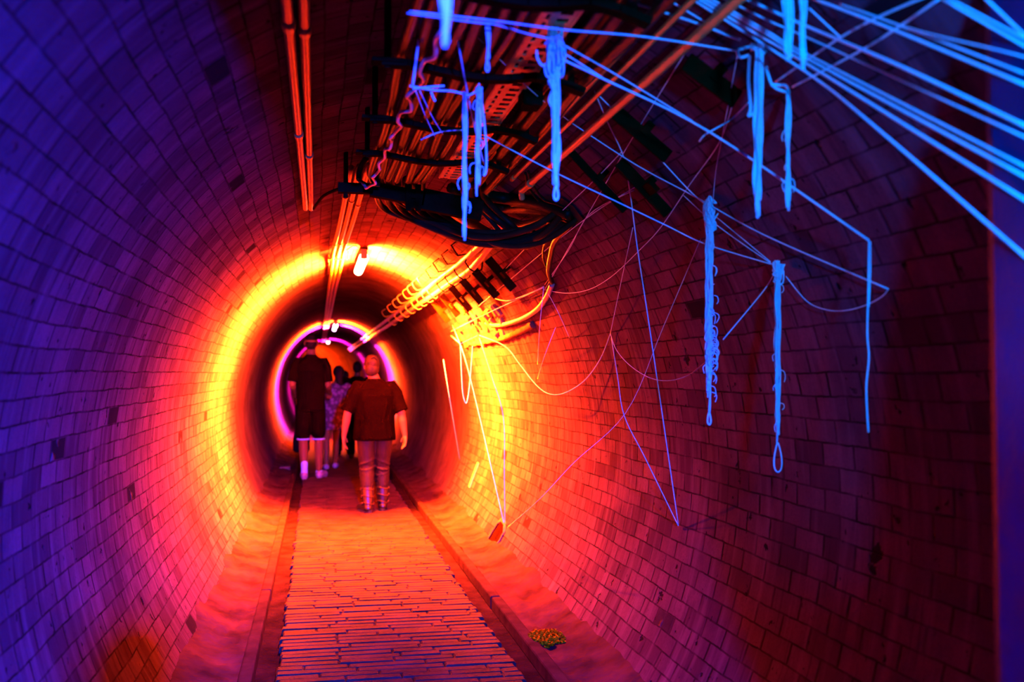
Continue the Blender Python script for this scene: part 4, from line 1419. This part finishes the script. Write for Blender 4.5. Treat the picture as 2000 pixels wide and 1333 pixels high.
# --- the woman in the patterned dress
b3 = floor_at(648, 917)
b3.z = 0
h = (917 - 718) / F * b3.y * math.cos(PSI) * 1.01
J = dict(head=V((0.10, 0.06, h - 0.125)), neck=V((0.075, 0.02, 0.835 * h)), torso=[(c + V((.07 * max(0, (c.z / h - .5) / .35), 0, 0)), a, b) for c, a, b in torso(h, 0.205, 0.115, 0.145, 0.18)],
         shL=V((-0.11, 0, .80 * h)), elL=V((-0.17, 0.03, .63 * h)), wrL=V((-0.16, 0.16, .50 * h)),
         shR=V((0.24, 0, .80 * h)), elR=V((0.25, 0.04, .63 * h)), wrR=V((0.22, 0.18, .52 * h)),
         hpL=V((-0.08, 0, .50 * h)), knL=V((-0.085, 0.02, .28 * h)), anL=V((-0.085, -0.06, 0.085)),
         hpR=V((0.08, 0, .50 * h)), knR=V((0.065, 0.10, .28 * h)), anR=V((0.055, 0.16, 0.085)),
         toeL=V((-0.2, 1, 0)), toeR=V((0.2, 1, 0)))
wom, s = person('person', 'person in a patterned purple dress walking between the tall person and the one in boots', b3, h, J, 'skin2')
m = MB()
m.loft([(V((0, 0, .385 * h)), .185, .15), (V((0, 0, .45 * h)), .190, .155), (V((0, 0, .53 * h)), .185, .15), (V((.02, 0, .62 * h)), .160, .13), (V((.05, 0, .70 * h)), .170, .13),
        (V((.065, 0, .77 * h)), .185, .125), (V((.07, 0, .805 * h)), .165, .10), (V((.075, 0, .83 * h)), .09, .075)], 28, 2.2)
for q, a in ((-1, 'L'), (1, 'R')):
    sh, el = J['sh' + a], J['el' + a]
    m.limb([(sh, .065), (sh.lerp(el, .45), .066)], 14)
m.blob('dress', M['dress'], wom, 0.008, 4)
m = MB()
hc = J['head']
m.ball(hc + V((0, -.018, .035)), (.092, .108, .105))
m.limb([(hc + V((0, -.07, 0)), .070), (hc + V((.01, -.09, -.10)), .062), (hc + V((.03, -.10, -.22)), .045), (hc + V((.05, -.10, -.30)), .025)], 12)
m.blob('hair', M['hair'], wom, 0.007, 2)
for a in 'LR':
    t, an = J['toe' + a].normalized(), J['an' + a]
    m = MB()
    m.limb([(an + V((0, -.03, -.040)), .046), (an + t * .08 + V((0, 0, -.040)), .044), (an + t * .17 + V((0, 0, -.050)), .034)], 12)
    m.blob('shoe', M['pale_shoe'], wom, 0.007, 2)


# --- two more ahead of them
def walker(label, base, h, top, hair_m, lower, skin='skin2'):
    J = dict(head=V((0.0, 0.03, h - 0.125)), neck=V((0, 0, 0.838 * h)), torso=torso(h, 0.24, 0.125, 0.165, 0.175),
             shL=V((-0.20, 0, .80 * h)), elL=V((-0.255, -0.03, .63 * h)), wrL=V((-0.25, 0.10, .49 * h)),
             shR=V((0.20, 0, .80 * h)), elR=V((0.255, -0.02, .63 * h)), wrR=V((0.26, 0.08, .49 * h)),
             hpL=V((-0.09, 0, .50 * h)), knL=V((-0.10, 0.05, .28 * h)), anL=V((-0.10, -0.10, 0.085)),
             hpR=V((0.09, 0, .50 * h)), knR=V((0.09, 0.05, .28 * h)), anR=V((0.09, 0.12, 0.085)))
    o, s = person('person', label, base, h, J, skin)
    m = MB()
    m.loft([(V((0, 0, .47 * h)), .20, .145), (V((0, 0, .60 * h)), .19, .145), (V((0, 0, .745 * h)), .225, .145), (V((0, 0, .79 * h)), .225, .13), (V((0, 0, .82 * h)), .165, .10), (V((0, 0, .85 * h)), .075, .075)], 24, 2.3)
    for q, a in ((-1, 'L'), (1, 'R')):
        sh, el = J['sh' + a], J['el' + a]
        m.limb([(sh, .080), (sh.lerp(el, .7), .075)], 14)
    m.blob('shirt', M[top], o, 0.009, 4)
    m = MB()
    m.loft([(V((0, 0, .46 * h)), .19, .13), (V((0, 0, .54 * h)), .19, .13)], 20)
    for a in 'LR':
        hp, kn, an = J['hp' + a], J['kn' + a], J['an' + a]
        m.limb([(hp, .108), (kn, .080), (an + V((0, 0, .02)), .066)], 16)
    m.blob('trousers', M[lower], o, 0.009, 3)
    m = MB()
    m.ball(J['head'] + V((0, -.016, .04)), (.086, .104, .098))
    m.ball(J['head'] + V((0, -.048, -.012)), (.077, .070, .070))
    m.blob('hair', M[hair_m], o, 0.008, 2)
    for a in 'LR':
        an = J['an' + a]
        m = MB()
        m.limb([(an + V((0, -.03, -.042)), .048), (an + V((0, .09, -.042)), .046), (an + V((0, .19, -.05)), .036)], 12)
        m.blob('shoe', M['sole'], o, 0.008, 2)
    return o


b4 = V((floor_at(697, 895).x, floor_at(697, 895).y, 0))
walker('person with short hair and black top, head showing left of the nearest walker', b4, 1.745, 'shirt_black', 'hair', 'shorts')
b5 = floor_at(672, 888)
b5.z = 0
walker('person in a blue top mostly hidden behind the dark-haired walker in the dress', b5, 1.58, 'blue_cloth', 'hair', 'shorts')
bc = b4 + V((-.20, -.22, 0))
o = empty('hand_bag', bc + V((0, 0, .28)))
MB().loft([(bc + V((0, 0, .30)), .07, .05), (bc + V((0, 0, .33)), .09, .06), (bc + V((0, 0, .44)), .085, .055), (bc + V((0, 0, .48)), .06, .03)], 18, 3).build('pouch', M['bag'], o)
hb = b4 + V((-.25, .10, .49 * 1.745 - .10))
MB().tube(curve_pts([bc + V((-.06, 0, .46)), hb + V((-.02, -.05, -.02)), hb, bc + V((.06, 0, .46))]), .008, 6).build('handle', M['bag'], o)
tag(o, 'small black hand bag hanging beside the left hand of the nearest walker', 'bag')


# the photographer, just behind the viewpoint: only the shadow on the left wall shows
h = 1.67
J = dict(head=V((0.0, 0.0, h - 0.125)), neck=V((0, 0, 0.838 * h)), torso=torso(h, 0.23, 0.125, 0.165, 0.175),
         shL=V((-0.20, 0, .80 * h)), elL=V((-0.26, 0.06, .66 * h)), wrL=V((-0.13, 0.16, .76 * h)),
         shR=V((0.20, 0, .80 * h)), elR=V((0.26, 0.06, .66 * h)), wrR=V((0.13, 0.16, .76 * h)),
         hpL=V((-0.09, 0, .50 * h)), knL=V((-0.10, 0.01, .28 * h)), anL=V((-0.11, 0, 0.085)),
         hpR=V((0.09, 0, .50 * h)), knR=V((0.10, 0.01, .28 * h)), anR=V((0.11, 0, 0.085)))
J['hdL'] = V((.4, .5, .4))
J['hdR'] = V((-.4, .5, .4))
ph, s = person('person', 'person at the viewpoint, showing only as a round dark shadow low on the left wall', V((0.0, -0.34, 0)), h, J, 'skin', 'visitor at the entrance')
m = MB()
m.loft([(V((0, 0, .47 * h)), .20, .145), (V((0, 0, .60 * h)), .19, .145), (V((0, 0, .745 * h)), .225, .145), (V((0, 0, .79 * h)), .225, .13), (V((0, 0, .82 * h)), .165, .10), (V((0, 0, .85 * h)), .075, .075)], 24, 2.3)
for q, a in ((-1, 'L'), (1, 'R')):
    m.limb([(J['sh' + a], .080), (J['sh' + a].lerp(J['el' + a], .7), .075)], 14)
m.blob('shirt', M['shirt_black'], ph, 0.010, 4)
m = MB()
for a in 'LR':
    m.limb([(J['hp' + a], .110), (J['kn' + a], .080), (J['an' + a], .066)], 16)
m.loft([(V((0, 0, .46 * h)), .19, .13), (V((0, 0, .54 * h)), .19, .13)], 20)
m.blob('trousers', M['shorts'], ph, 0.010, 3)
m = MB()
m.ball(J['head'] + V((0, -.016, .04)), (.086, .104, .098))
m.blob('hair', M['hair'], ph, 0.010, 2)
